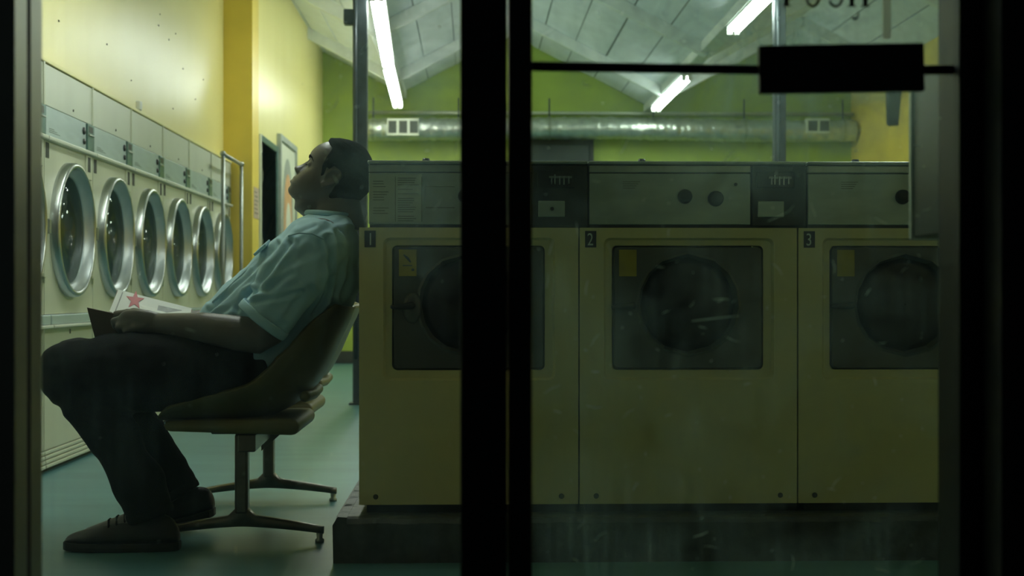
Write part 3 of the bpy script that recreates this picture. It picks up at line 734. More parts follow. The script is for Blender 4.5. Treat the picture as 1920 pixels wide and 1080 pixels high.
    obj('meter_head', G().box(X(1419), X(1490), YW - .010, YW - .004, zpx(352), zpx(322)), 'coin_black', cm, bevel=0.002)
    obj('coin_slide', G().box(X(1441), X(1484), YW - .016, YW - .010, zpx(335), zpx(331)), 'chrome_worn', cm)
    for (px, za, zb_) in ((1446, 346, 334), (1452, 346, 328), (1461, 347, 331), (1469, 347, 331), (1478, 345, 331)):
        obj('coin_bar', G().box(X(px) - .0018, X(px) + .0018, YW - .018, YW - .010, zpx(za), zpx(zb_)), 'chrome', cm)
    cd = obj('cash_door', G().box(X(1421), X(1471), YW - .009, YW - .004, zpx(407), zpx(377)), 'washer_console', cm, bevel=0.002)
    obj('cash_lock', G().lathe((X(1447), YW - .009, zpx(392)), (0, -1, 0), [(0, .0055), (.004, .005), (.004, .0004)], 12), 'knob_black', cd)
    return t
wlab = ['washing machine numbered 1 beside the seated man', 'washing machine numbered 2 in the middle of the door glass', 'washing machine numbered 3 at the right edge of the door']
w0 = make_washer(WX0 + (P(1087, 900, YW).x - WX0 - WW), wlab[0])
ws_ = [w0]
for i in (1, 2): ws_.append(dup(w0, (w0.location.x + WW * i, YW, pz), wlab[i]))
for i, wsh in enumerate(ws_):      # number plates, one numeral each
    xx = wsh.location.x
    pt = obj('number_plate', G().box(xx + 10 * k_, xx + 31 * k_, YW - .0015, YW, zpx(464), zpx(433)), 'plate_black', wsh)
    obj('numeral', text_g(str(i + 1), 33 * k_, (xx + (13.5 if i else 15) * k_, YW - .0018, zpx(460)), (1, 0, 0), (0, 0, 1), .0004, .75), 'numeral', pt)
# washer 1 carries a printed instruction sheet on its control plate
xx = w0.location.x
def XW(px): return xx + (px - 672) * k_
ins = obj('instruction_sheet', G().box(XW(691), XW(790), YW + .0006, YW + .002, zpx(417), zpx(328)), 'print_label', w0)
gl = G(); rd = random.Random(4)
for (a, b, y0, y1, st, hh) in ((698, 730, 340, 414, 5, 1.2), (744, 785, 334, 414, 4.2, 1.3)):
    y = y0
    while y < y1:
        if rd.random() < .82: gl.box(XW(a), XW(a + (b - a) * rd.uniform(.55, 1)), YW - .0002, YW + .0006, zpx(y + hh), zpx(y))
        y += st
obj('printed_text', gl, 'print_dark', ins)['kind'] = 'stuff'
obj('sheet_border', G().box(XW(739), XW(740), YW - .0002, YW + .0006, zpx(416), zpx(332)).box(XW(788), XW(789.5), YW - .0002, YW + .0006, zpx(416), zpx(332)), 'print_dark', ins)
ins2 = obj('instruction_sheet', G().box(XW(796), XW(850), YW + .0006, YW + .002, zpx(412), zpx(344)), 'washer_console', w0)
obj('sheet_border', G().box(XW(796), XW(850), YW - .0002, YW + .0006, zpx(390.5), zpx(389)).box(XW(796), XW(850), YW - .0002, YW + .0006, zpx(351), zpx(350)), 'print_dark', ins2)

# ================================================================== CABINET on the inside of the street front
cx_ = P(1703, 300, 2.36).x; za = P(1703, 448, 2.36).z; zb = P(1720, 135, 2.3).z
cb = thing('wall_cabinet', 'grey metal cabinet on the wall behind the edge of the door', 'cabinet', (cx_, 2.07, za))
obj('case', G().box(cx_ + .004, cx_ + .42, 2.066, 2.345, za, zb), 'cabinet_grey', cb, bevel=0.004)
obj('edge_strip', G().box(cx_, cx_ + .42, 2.345, 2.36, za - .002, zb + .002), 'cabinet_edge', cb, bevel=0.003)

# ================================================================== TANDEM SEATING
bs = thing('tandem_seating', 'olive bucket seats on a shared beam with T-shaped metal legs', 'seating', (-0.67, 4.1, 0))
LX, LY = [-0.668, -0.708], [4.07, 4.88]
LXR = [P(607, 1000, 4.07).x, P(631, 930, 4.88).x]
for i in range(2):
    x, y = LX[i], LY[i]
    lg = obj('leg', G().box(x - .019, x + .019, y - .022, y + .022, .085, .318), 'leg_metal', bs, bevel=0.007)
    # spread foot bar: thick in the middle, thin at the tips, flared into the post
    L = LXR[i] - x
    rs = []
    for k in range(25):
        u = -1 + 2 * k / 24; xx = x + u * L
        zt_ = .072 + .060 * max(0, 1 - abs(u) * 5.5) ** 2 - .026 * abs(u) ** 1.3 + .012 * (1 - abs(u)); zb_ = .040 - .022 * abs(u) ** 1.5 + .008
        hw = .020 - .004 * abs(u)
        rs.append([(xx, y - hw, zb_ + .006), (xx, y - hw * .6, zb_), (xx, y + hw * .6, zb_), (xx, y + hw, zb_ + .006), (xx, y + hw, zt_ - .006), (xx, y + hw * .6, zt_), (xx, y - hw * .6, zt_), (xx, y - hw, zt_ - .006)])
    fo = obj('foot_bar', G().rings(rs), 'leg_metal', bs, smooth=True)
    for s in (-1, 1):
        obj('glide', G().lathe((x + s * (L - .012), y, 0), (0, 0, 1), [(0, .002), (0, .013), (.008, .014), (.012, .009), (.034, .010)], 14), 'chrome_worn', fo, smooth=True)
    obj('head_bracket', G().box(x - .085, x + .10, y - .03, y + .03, .318, .345), 'leg_metal', bs, bevel=0.004)
obj('beam', G().bar((LX[0] + .03, 3.96, .300), (LX[1] + .03, 5.05, .300), .05, .05), 'leg_metal', bs, bevel=0.004)
obj('gusset', G().add([(-.655, 4.35, .318), (-.655, 4.35, .235), (-.655, 4.36, .235), (-.655, 4.36, .318), (-.56, 4.35, .318), (-.56, 4.36, .318)], [(0,1,4),(3,5,2),(0,4,5,3),(1,2,5,4),(0,3,2,1)]), 'leg_metal', bs)
def seat(dx, dy):
    yc = 4.15 + dy
    # bucket shell: profile seat front -> seat back -> top of backrest
    prof = [P(330, 775, 4.15), P(352, 778, 4.15), P(420, 778, 4.15), P(500, 772, 4.15), P(550, 752, 4.15), P(585, 722, 4.15), P(610, 682, 4.15), P(632, 632, 4.15), P(648, 598, 4.15), P(657, 574, 4.15)]
    prof = [Vector((q.x + dx, 0, q.z)) for q in prof]
    # smooth
    fine = []
    for i in range(len(prof) - 1):
        p0, p1, p2, p3 = prof[max(0, i-1)], prof[i], prof[i+1], prof[min(len(prof)-1, i+2)]
        for s in range(3):
            t_ = s / 3; fine.append(0.5 * ((2*p1) + (-p0 + p2) * t_ + (2*p0 - 5*p1 + 4*p2 - p3) * t_*t_ + (-p0 + 3*p1 - 3*p2 + p3) * t_**3))
    fine.append(prof[-1])
    n = len(fine); ou = []; inn = []
    for i, q in enumerate(fine):
        tg = (fine[min(n-1, i+1)] - fine[max(0, i-1)]).normalized(); nr = Vector((-tg.z, 0, tg.x))   # up from seat, forward from back
        if nr.z < 0 and i < n * .4: nr = -nr
        if i >= n * .4 and nr.x > 0: nr = -nr
        hwid = .262 - .035 * max(0, (i / n - .6)) / .4
        curl = .115 * math.sin(min(1, i / (n * .55)) * math.pi / 2 + .15) * (1 if i < n * .6 else 1 - .85 * (i / n - .6) / .4)
        row = []; row2 = []
        for j in range(17):
            v = -1 + j / 8
            lift = curl * abs(v) ** 3.2
            base = q + nr * lift + Vector((0, yc + hwid * v * (1 - .06 * abs(v) ** 4), 0))
            row.append(base); row2.append(base - nr * .010 + Vector((0, .008 * v, 0)))
        inn.append(row); ou.append(row2)
    g = G(); vs = [p for r in inn for p in r] + [p for r in ou for p in r]; m = 17; N = n * m; fs = []
    for i in range(n - 1):
        for j in range(m - 1):
            fs.append((i*m+j, i*m+j+1, (i+1)*m+j+1, (i+1)*m+j)); fs.append((N+i*m+j, N+(i+1)*m+j, N+(i+1)*m+j+1, N+i*m+j+1))
    for i in range(n - 1):
        for j in (0, m - 1): fs.append((i*m+j, (i+1)*m+j, N+(i+1)*m+j, N+i*m+j))
    for j in range(m - 1):
        for i in (0, n - 1): fs.append((i*m+j, N+i*m+j, N+i*m+j+1, i*m+j+1))
    g.add(vs, fs); sh = obj('seat_shell', g, 'shell_olive', bs, smooth=True)
    # padded seat base with a rolled rear edge
    a, b = P(345, 789, 4.15), P(562, 789, 4.15); r = .024
    rs = []
    pts = []
    for k in range(9): an = math.radians(-90 + 180 * k / 8); pts.append((b.x + dx + r * math.cos(an), b.z + r * math.sin(an)))
    for k in range(5): an = math.radians(90 + 180 * k / 4); pts.append((a.x + dx + r * .7 * math.cos(an), a.z + .004 + r * .7 * math.sin(an)))
    for j, (yy, sc) in enumerate(((-.205, .82), (-.195, .95), (-.18, 1), (.18, 1), (.195, .95), (.205, .82))):
        cxm = (a.x + b.x) / 2 + dx; czm = a.z
        rs.append([(cxm + (x - cxm) * (1 - (1 - sc) * .12), yc + yy, czm + (z - czm) * sc) for x, z in pts])
    obj('seat_pad', G().rings(rs), 'cushion_tan', bs, smooth=True)
    q1 = P(588, 738, 4.15)
    obj('rear_roll', G().tube([(q1.x + dx - .005, yc - .17, q1.z + .004), (q1.x + dx, yc, q1.z), (q1.x + dx - .005, yc + .17, q1.z + .004)], .016, 12, ends=True), 'cushion_tan', sh, smooth=True)
seat(0, 0); seat(-.03, .60)

# ================================================================== THE MAN
YM = 4.13
NE, FA = 3.965, 4.29     # near and far leg planes
def B(px, py, Y=YM): return P(px, py, Y)
def remesh(g, vox, name, m, parent, smooth_it=6, fold=None, label=None, loc=None):
    """union of overlapping closed shapes as one continuous skin"""
    o = obj(name, g, m, parent, smooth=True, label=label, loc=loc)
    md = o.modifiers.new('r', 'REMESH'); md.mode = 'VOXEL'; md.voxel_size = vox; md.use_smooth_shade = True
    sm = o.modifiers.new('s', 'SMOOTH'); sm.factor = 0.5; sm.iterations = smooth_it
    dg = bpy.context.evaluated_depsgraph_get(); me = bpy.data.meshes.new_from_object(o.evaluated_get(dg))
    o.modifiers.clear(); old = o.data; o.data = me; bpy.data.meshes.remove(old); me.name = name
    if not me.materials: me.materials.append(MATS[m])
    if fold:
        base = rootloc(o) if parent else Vector(o.location)
        nr = [v.normal.copy() for v in me.vertices]
        for v, nn in zip(me.vertices, nr): v.co += nn * fold(v.co + base, nn)
    for p in me.polygons: p.use_smooth = True
    return o
def ring_fb(f, b, hw, yc=YM, n=28, ex=2.3):
    """elliptical slice from the front point f to the back point b (pixels), half width hw metres"""
    f = B(*f, yc); b = B(*b, yc); c = (f + b) / 2; a = (f - b) / 2
    out = []
    for k in range(n):
        t = 2 * math.pi * k / n; cc, ss = math.cos(t), math.sin(t)
        cc = math.copysign(abs(cc) ** (2 / ex), cc); ss = math.copysign(abs(ss) ** (2 / ex), ss)
        out.append(c + a * cc + Vector((0, hw * ss, 0)))
    return out
def loftcap(rs):
    """close a loft with shrunken end slices"""
    def shr(r, f, d):
        c = sum(r, Vector()) / len(r); return [c + (q - c) * f + d for q in r]
    c0 = sum(rs[0], Vector()) / len(rs[0]); c1 = sum(rs[1], Vector()) / len(rs[1]); e0 = sum(rs[-1], Vector()) / len(rs[-1]); e1 = sum(rs[-2], Vector()) / len(rs[-2])
    d0 = (c0 - c1).normalized() * .01; d1 = (e0 - e1).normalized() * .01
    return [shr(rs[0], .7, d0)] + rs + [shr(rs[-1], .7, d1)]

man = thing('person', 'man in a pale blue shirt leaning back in the olive seat, head tipped up', 'person', (B(480, 700).x, YM, 0))

# ---- head in its own axes: u forward, v up, tipped back 38 degrees
PXM = (B(700, 400).x - B(600, 400).x) / 100
TL = math.radians(38)
HO = B(620, 340)
HU = Vector((-math.cos(TL), 0, math.sin(TL))); HV = Vector((math.sin(TL), 0, math.cos(TL)))
def H(u, v, wv=0.0): return HO + HU * (u * PXM) + HV * (v * PXM) + Vector((0, wv * PXM, 0))   # wv > 0 away from the camera
def lerp_tab(tab, v):
    if v <= tab[0][0]: return tab[0][1]
    for (a, fa), (b, fb) in zip(tab[:-1], tab[1:]):
        if v <= b:
            t = (v - a) / (b - a); t = t * t * (3 - 2 * t) * .5 + t * .5; return fa + (fb - fa) * t
    return tab[-1][1]
FT = [(-68, 40), (-66, 48), (-62, 53.5), (-57, 55), (-52, 53), (-49, 54.5), (-45.5, 60), (-42, 58.2), (-40.5, 56.5), (-38.5, 58.5), (-34.5, 60.5), (-30, 55.5), (-24, 54), (-15, 53), (-5, 51.5), (2, 51.5), (7, 55), (12, 60.5), (18, 62), (26, 62.5), (38, 60), (49, 54.5), (60, 46), (70, 35), (78, 22), (84, 8), (86.5, -4)]
BT = [(-68, 20), (-62, 6), (-50, -12), (-35, -30), (-20, -46), (-8, -55), (8, -61), (26, -63), (44, -61), (58, -54), (70, -43), (78, -32), (84, -20), (86.5, -10)]
WT = [(-68, 12), (-62, 21), (-50, 31), (-35, 38), (-20, 42), (-5, 45), (10, 47), (28, 49), (44, 48), (58, 42), (70, 32), (78, 22), (84, 11), (86.5, 3)]
def head_rings(off=lambda u, v, w: 0.0, n=48, steps=78):
    rs = []
    for i in range(steps + 1):
        v = -68 + 154.5 * i / steps
        f, b, wd = lerp_tab(FT, v), lerp_tab(BT, v), lerp_tab(WT, v)
        c = (f + b) / 2; a = (f - b) / 2
        fb_ = lerp_tab([(q, (lerp_tab(FT, q - 9) + lerp_tab(FT, q + 9) + lerp_tab(FT, q)) / 3) for q in (v - 4, v, v + 4)], v)  # smoothed profile for the cheeks
        r = []
        for k in range(n):
            t = 2 * math.pi * k / n; cc, ss = math.cos(t), math.sin(t)
            e = 2.35
            u = math.copysign(abs(cc) ** (2 / e), cc); wv = math.copysign(abs(ss) ** (2 / e), ss)
            front = f if cc > 0 else b
            if cc > 0:
                mid = math.exp(-(wv * wd / 17) ** 2)          # lips, brow and chin only show near the middle
                ff = fb_ + (f - fb_) * mid
                uu = c + (ff - c) * u
                # eye hollows and cheek
                ww = wv * wd
                uu -= 7.5 * math.exp(-((abs(ww) - 19) / 10) ** 2 - ((v - 1) / 8) ** 2) * (cc > 0)
                uu += 2.0 * math.exp(-((abs(ww) - 26) / 10) ** 2 - ((v + 16) / 10) ** 2)
            else: uu = c + (b - c) * abs(u)
            ww = wv * wd
            o = off(uu, v, ww)
            sc = 1 + o / 50.0
            r.append((c + (uu - c) * sc, v + (o if v > 60 else 0) * .8, ww * sc))
        rs.append(r)
    return rs
def head_g(g, off=lambda u, v, w: 0.0):
    rs = [[H(*q) for q in r] for r in head_rings(off)]
    return g.rings(rs)

body = G()
head_g(body)
# nose
body.rings(loftcap([[H(lerp_u + 4 * 0 + rad * ru, v, hw * rw) for ru, rw in [(math.cos(2*math.pi*k/14), math.sin(2*math.pi*k/14)) for k in range(14)]]
    for (lerp_u, v, hw, rad) in ((47, 10, 6.5, 9), (49, 2, 6.5, 9.5), (51, -6, 8, 10.5), (53, -13, 10.5, 11.5), (56.5, -18, 13, 13), (57.5, -22, 14.5, 12.4), (55, -26, 13, 9.5), (52, -28, 9, 6))]))
for s in (-1, 1):
    body.ball(H(57, -22.5, s * 11), 5.6 * PXM, 5.2 * PXM, 4.6 * PXM)                 # nostril wings
    body.ball(H(46, 1.5, s * 19), 7.2 * PXM, 8.6 * PXM, 6.2 * PXM)                   # closed lids
    # ear
    ew = s * 46
    body.ball(H(-2, 4, ew * 0.985), 11 * PXM, 4.5 * PXM, 18 * PXM, M=Matrix.Rotation(TL * 1.0 - .33, 3, 'Y'))
    hel = [(8, -3), (9, 6), (6.5, 15), (0, 22), (-9, 22.5), (-15, 16), (-15.5, 6), (-12, -4), (-6, -12), (1, -17), (5, -14)]
    body.tube([H(u - 1, v + 2, ew * (1.10 + .05 * (u < 0))) for u, v in hel], [2.6 * PXM, 2.8 * PXM, 3 * PXM, 3.2 * PXM, 3.3 * PXM, 3.2 * PXM, 3 * PXM, 3 * PXM, 3.6 * PXM, 4.6 * PXM, 4 * PXM], 10, ends=True)
    body.tube([H(u - 1, v + 2, ew * 1.085) for u, v in ((-8, 12), (-8, 4), (-4, -3), (2, -6))], 2.3 * PXM, 8, ends=True)
# lips
body.tube([H(52, -45.5, -13), H(57.2, -45.6, -6), H(58.4, -45.6, 0), H(57.2, -45.6, 6), H(52, -45.5, 13)], [1.5*PXM, 2.6*PXM, 3*PXM, 2.6*PXM, 1.5*PXM], 8, ends=True)
body.tube([H(52, -39.5, -13), H(57.5, -36.5, -6), H(58.8, -36, 0), H(57.5, -36.5, 6), H(52, -39.5, 13)], [1.4*PXM, 2.3*PXM, 2.6*PXM, 2.3*PXM, 1.4*PXM], 8, ends=True)
# neck, trunk
body.tube([H(-12, 5), H(-14, -20), B(630, 375), B(632, 398), B(628, 425)], [40*PXM, 43*PXM, 45*PXM, 48*PXM, 60*PXM], 24, flat=((0, 1, 0), .86))
body.tube([H(22, -42), H(10, -58), B(598, 400), B(606, 424)], [22*PXM, 28*PXM, 24*PXM, 26*PXM], 16)
TR = [((584, 406), (656, 412), .085), ((556, 428), (662, 426), .185), ((515, 462), (664, 480), .190), ((482, 496), (662, 540), .175), ((445, 532), (645, 598), .165), ((408, 572), (615, 660), .165), ((392, 612), (580, 705), .155), ((402, 655), (550, 722), .145)]
body.rings(loftcap([ring_fb(f, b, h) for f, b, h in TR]))
# legs inside the trousers
for Y, kn, an, toe in ((NE, (140, 705), (268, 935), (150, 1010)), (FA, (152, 694), (338, 905), (260, 985))):
    body.tube([B(480, 704, Y + (.07 if Y < YM else -.06)), B(300, 702, Y), B(*kn, Y), B((kn[0]*.6 + an[0]*.4), kn[1]*.6 + an[1]*.4, Y), B(*an, Y)], [.075, .080, .062, .055, .04], 18, ends=True)
    body.tube([B(*an, Y), B(an[0] - 20, an[1] + 45, Y), B(toe[0] + 20, toe[1] - 5, Y)], [.036, .034, .026], 12, ends=True)
# near arm (his left) and far arm
NA = 3.925; FAA = 4.335
body.tube([B(600, 452, 3.965), B(560, 520, NA), B(524, 578, NA), B(500, 622, NA), B(486, 630, NA), B(440, 624, NA), B(380, 614, 3.935), B(330, 609, 3.95), B(300, 606, 3.96)], [.066, .058, .053, .050, .051, .050, .043, .034, .029], 20, ends=True, flat=((0, 1, 0), .92))
body.tube([B(600, 452, 4.295), B(556, 530, FAA), B(510, 605, FAA), B(490, 618, FAA), B(440, 612, 4.33), B(380, 604, 4.30), B(330, 604, 4.27)], [.066, .058, .050, .050, .046, .040, .029], 18, ends=True)
# near hand: palm, four fingers closing round the edge of the book, thumb along the page
def hand(wr, mcp, pip, dip, tip, th, sgn):
    w_ = wr
    pm = [w_ + (q - w_) * .5 for q in mcp]
    c = sum(mcp, Vector()) / 4
    body.tube([w_, w_.lerp(c, .35), w_.lerp(c, .7), c], [.029, .034, .036, .031], 14, ends=True, flat=((0, 1, 0), .62))
    for i in range(4):
        r = (.0105, .0108, .0102, .0092)[i]
        body.tube([w_.lerp(mcp[i], .35), w_.lerp(mcp[i], .75), mcp[i]], [.012, .0128, r * 1.18], 10, ends=True)
        body.tube([mcp[i], mcp[i].lerp(pip[i], .5), pip[i], pip[i].lerp(dip[i], .5), dip[i], tip[i]], [r * 1.12, r, r * 1.06, r * .93, r * .95, r * .82], 10, ends=True)
    body.tube(th, [.016, .0135, .0118, .0095], 10, ends=True)
hand(B(300, 606, 3.96), [B(240, 586, 3.985), B(236, 596, 3.962), B(241, 606, 3.948), B(250, 614, 3.942)],
     [B(217, 589, 3.995), B(213, 602, 3.966), B(220, 613, 3.950), B(234, 621, 3.945)],
     [B(217, 599, 4.014), B(216, 612, 3.992), B(227, 621, 3.972), B(243, 626, 3.962)],
     [B(229, 602, 4.024), B(229, 616, 4.008), B(239, 623, 3.988), B(254, 627, 3.978)],
     [B(288, 600, 3.985), B(268, 588, 4.005), B(250, 584, 4.02), B(236, 587, 4.03)], 1)
hand(B(330, 604, 4.27), [B(285, 592, 4.24), B(280, 600, 4.262), B(283, 609, 4.275), B(290, 616, 4.282)],
     [B(262, 594, 4.225), B(256, 603, 4.25), B(262, 612, 4.264), B(272, 619, 4.27)],
     [B(256, 603, 4.205), B(252, 612, 4.228), B(258, 619, 4.242), B(270, 624, 4.25)],
     [B(264, 610, 4.19), B(262, 618, 4.212), B(268, 624, 4.226), B(280, 627, 4.236)],
     [B(318, 602, 4.25), B(300, 597, 4.235), B(286, 596, 4.225), B(275, 598, 4.218)], -1)
bo = remesh(body, .0042, 'body', 'skin', man, 5)

# ---- hair: the skull's own surface, raised inside the hairline and sunk beneath the skin outside it
def hair_off(u, v, wv):
    a = abs(wv)
    if v > 52: lim = 49 - (a / 45) ** 2 * 20
    elif v > 15: lim = 30 - (52 - v) * .12 if a > 20 else 44
    elif v > -4: lim = 17 + (v - 0) * .6
    else: lim = -18 + max(0, (-4 - v)) * .0
    ear = ((u + 2) / 15) ** 2 + ((v - 5) / 21) ** 2 < 1
    if v < -44: return -5
    if ear: return -5
    if v > 40 and u > 53.5: return -5
    d = lim - u
    return max(-5, min(4.2, d * 1.3))
hr = G(); rs = [[H(*q) for q in r] for r in head_rings(hair_off)]; hr.rings(rs)
obj('hair', hr, 'hair', man, smooth=True, label='very short black hair')
for s in (-1, 1):
    obj('eyebrow', G().tube([H(57.5, 11, s * 9), H(57.5, 14.5, s * 17), H(50, 14, s * 27), H(43, 10, s * 33)], [1.5*PXM, 2.2*PXM, 2.0*PXM, 1.0*PXM], 8, ends=True), 'hair', man, smooth=True)
    obj('eyelashes', G().tube([H(52.4, -2.6, s * 11), H(53.2, -3.6, s * 18), H(49.5, -2.6, s * 26)], [.6*PXM, .9*PXM, .6*PXM], 6, ends=True), 'hair', man, smooth=True)

# ---- shirt: loose short-sleeved, folds pulled towards the armpit and belly
def unpix(p):
    xc = p.x * CY - p.y * SY; d = p.x * SY + p.y * CY
    return 960 + F * xc / d, HOR - F * (p.z - CAMZ) / d
CREASE = [([(612, 448), (620, 480), (621, 512), (612, 548), (590, 590)], 5, .013), ([(630, 436), (638, 476), (634, 520), (622, 560)], 5, .007),
    ([(600, 455), (606, 490), (600, 530)], 6, .005), ([(548, 512), (505, 538), (462, 552)], 5, .007), ([(565, 548), (512, 560), (458, 567)], 4.5, .006),
    ([(575, 470), (540, 500), (505, 545)], 7, .005), ([(540, 590), (555, 570), (580, 540)], 6, .005), ([(545, 452), (512, 500), (480, 540), (445, 580)], 5, .010),
    ([(520, 455), (475, 505), (430, 548), (390, 582)], 4, .007), ([(490, 480), (440, 524), (395, 566)], 4, .004), ([(470, 545), (430, 580), (390, 600)], 5, .007),
    ([(655, 430), (661, 470), (655, 520), (640, 560)], 5, .005), ([(590, 425), (560, 436), (540, 452)], 4, .003), ([(625, 570), (600, 600), (570, 640)], 6, .006)]
def crease(p, n):
    if n.y > .35: return 0.0
    x, y = unpix(p); s = 0.0
    for pts, wd, dep in CREASE:
        best = 1e9; side = 0
        for (ax, ay), (bx, by) in zip(pts[:-1], pts[1:]):
            if min(ax, bx) - 25 > x or max(ax, bx) + 25 < x or min(ay, by) - 25 > y or max(ay, by) + 25 < y: continue
            dx, dy = bx - ax, by - ay; t = max(0, min(1, ((x - ax) * dx + (y - ay) * dy) / (dx * dx + dy * dy)))
            q = math.hypot(x - ax - dx * t, y - ay - dy * t); best = min(best, q)
        if best < 30: s += dep * (-math.exp(-(best / wd) ** 2) + .55 * math.exp(-((best - wd * 2) / wd) ** 2))
    return s * min(1, (.35 - n.y) * 2)
def fold_shirt(p, n):
    a = noise.noise((p.x * 7 + p.z * 7, p.y * 6, (p.x - p.z) * 26)) * .0075
    b = noise.noise((p.x * 13 + 5, p.y * 11, p.z * 13)) * .005
    c = abs(noise.noise((p.x * 9 + p.z * 10, p.y * 7 + 9, (p.x - p.z) * 15 + 4))) * -.008
    return a + b + c + crease(p, n)
SR = [((574, 403), (664, 411), .105), ((549, 424), (672, 424), .205), ((503, 460), (677, 480), .215), ((467, 494), (676, 540), .205), ((428, 528), (654, 598), .192), ((390, 566), (618, 656), .180), ((364, 598), (578, 700), .176), ((364, 640), (556, 724), .176), ((374, 668), (530, 736), .172)]
sg = G(); sg.rings(loftcap([ring_fb(f, b, h, ex=2.2) for f, b, h in SR]))
SA = [(B(606, 446, 3.985), .080), (B(586, 470, 3.95), .088), (B(560, 505, 3.925), .086), (B(530, 550, 3.915), .082), (B(503, 588, 3.91), .078), (B(490, 604, 3.91), .077)]
sg.tube([q for q, _ in SA], [r for _, r in SA], 26, ends=False, flat=((0, 1, 0), .86))
SB = [(B(606, 446, 4.275), .080), (B(580, 480, 4.32), .086), (B(540, 540, 4.345), .080), (B(505, 592, 4.345), .074)]
sg.tube([q for q, _ in SB], [r for _, r in SB], 24, ends=False, flat=((0, 1, 0), .86))
shirt = remesh(sg, .0052, 'shirt', 'shirt_cloth', man, 8, fold_shirt, label='pale blue short-sleeved shirt')
def ringtube(c, ax, ra, rb, r, n=28, e1=None):
    ax = ax.normalized(); e = e1 or Vector((0, 1, 0)); e = (e - ax * e.dot(ax)).normalized(); f = ax.cross(e)
    g = G(); pts = [c + e * (ra * math.cos(2*math.pi*k/n)) + f * (rb * math.sin(2*math.pi*k/n)) for k in range(n)]
    rs = []
    for k, p in enumerate(pts):
        o = (p - c).normalized()
        rs.append([p + (o * math.cos(2*math.pi*j/8) * r[0] + ax * math.sin(2*math.pi*j/8) * r[1]) for j in range(8)])
    rs.append(rs[0]); g.rings(rs, cap=False); return g
axn = SA[-1][0] - SA[-2][0]
obj('sleeve_hem', ringtube(SA[-1][0] + axn.normalized() * -.010, axn, .068, .078, (.0035, .014)), 'shirt_cloth', shirt, smooth=True)
axf = SB[-1][0] - SB[-2][0]
obj('sleeve_hem', ringtube(SB[-1][0] + axf.normalized() * -.010, axf, .066, .076, (.0035, .014)), 'shirt_cloth', shirt, smooth=True)
obj('collar', ringtube((B(574, 404) + B(664, 402)) / 2, Vector((.08, 0, 1)), .086, (B(664, 400).x - B(574, 402).x) / 2 + .001, (.006, .008)), 'shirt_cloth', shirt, smooth=True)
obj('shoulder_seam', G().tube([B(541, 442, 3.90), B(560, 437, 3.872), B(585, 438, 3.868), B(606, 448, 3.873)], .0022, 6, ends=True), 'shirt_seam', shirt, smooth=True)
obj('pocket_flap', G().add([B(488, 470, 4.02), B(508, 452, 4.02), B(500, 462, 3.98), B(478, 481, 3.98), B(485, 466, 4.02), B(505, 448, 4.02), B(496, 458, 3.98), B(474, 477, 3.98)], [(3,2,1,0),(4,5,6,7),(0,1,5,4),(1,2,6,5),(2,3,7,6),(3,0,4,7)]), 'shirt_cloth', shirt, smooth=False, bevel=.002)
obj('placket', G().tube([B(552, 421, 4.05), B(520, 447, 4.035), B(490, 478, 4.02), B(462, 508, 4.015), B(430, 538, 4.015), B(400, 566, 4.015)], .0045, 8, ends=True), 'shirt_cloth', shirt, smooth=True)

# ---- trousers
def fold_tr(p, n):
    return noise.noise((p.x * 16, p.y * 8, p.z * 16)) * .008 + noise.noise((p.x * 34, p.y * 14, p.z * 30)) * .003
tg_ = G()
tg_.rings(loftcap([ring_fb(f, b, h, ex=2.4) for f, b, h in [((385, 652), (560, 715), .168), ((360, 680), (548, 742), .178), ((350, 700), (528, 750), .176), ((360, 725), (500, 758), .155)]]))
tg_.tube([B(485, 698, 4.04), B(400, 698, 3.985), B(300, 698, 3.965), B(210, 700, NE), B(142, 702, NE), B(168, 748, NE), B(202, 800, NE), B(230, 850, NE), B(258, 902, NE), B(276, 946, NE), B(282, 966, NE)], [.094, .106, .114, .114, .102, .088, .074, .068, .072, .070, .064], 24, ends=False)
tg_.ball(B(140, 702, NE), .104, .098, .104)
tg_.tube([B(485, 698, 4.22), B(400, 698, 4.27), B(300, 698, 4.285), B(150, 694, FA), B(182, 738, FA), B(258, 800, FA), B(300, 852, FA), B(322, 888, FA), B(342, 925, FA)], [.094, .104, .110, .098, .090, .070, .060, .058, .056], 22, ends=False)
tg_.ball(B(150, 692, FA), .100, .095, .100)
tr = remesh(tg_, .0075, 'trousers', 'trouser_cloth', man, 7, fold_tr, label='black trousers')
tr.modifiers.clear()
for c_, ax_, ra in ((B(282, 966, NE), B(282, 966, NE) - B(276, 946, NE), .064), (B(340, 925, FA), B(340, 925, FA) - B(318, 888, FA), .058)):
    obj('trouser_cuff', ringtube(c_ - ax_.normalized() * .008, ax_, ra, ra, (.004, .014)), 'trouser_cloth', tr, smooth=True)

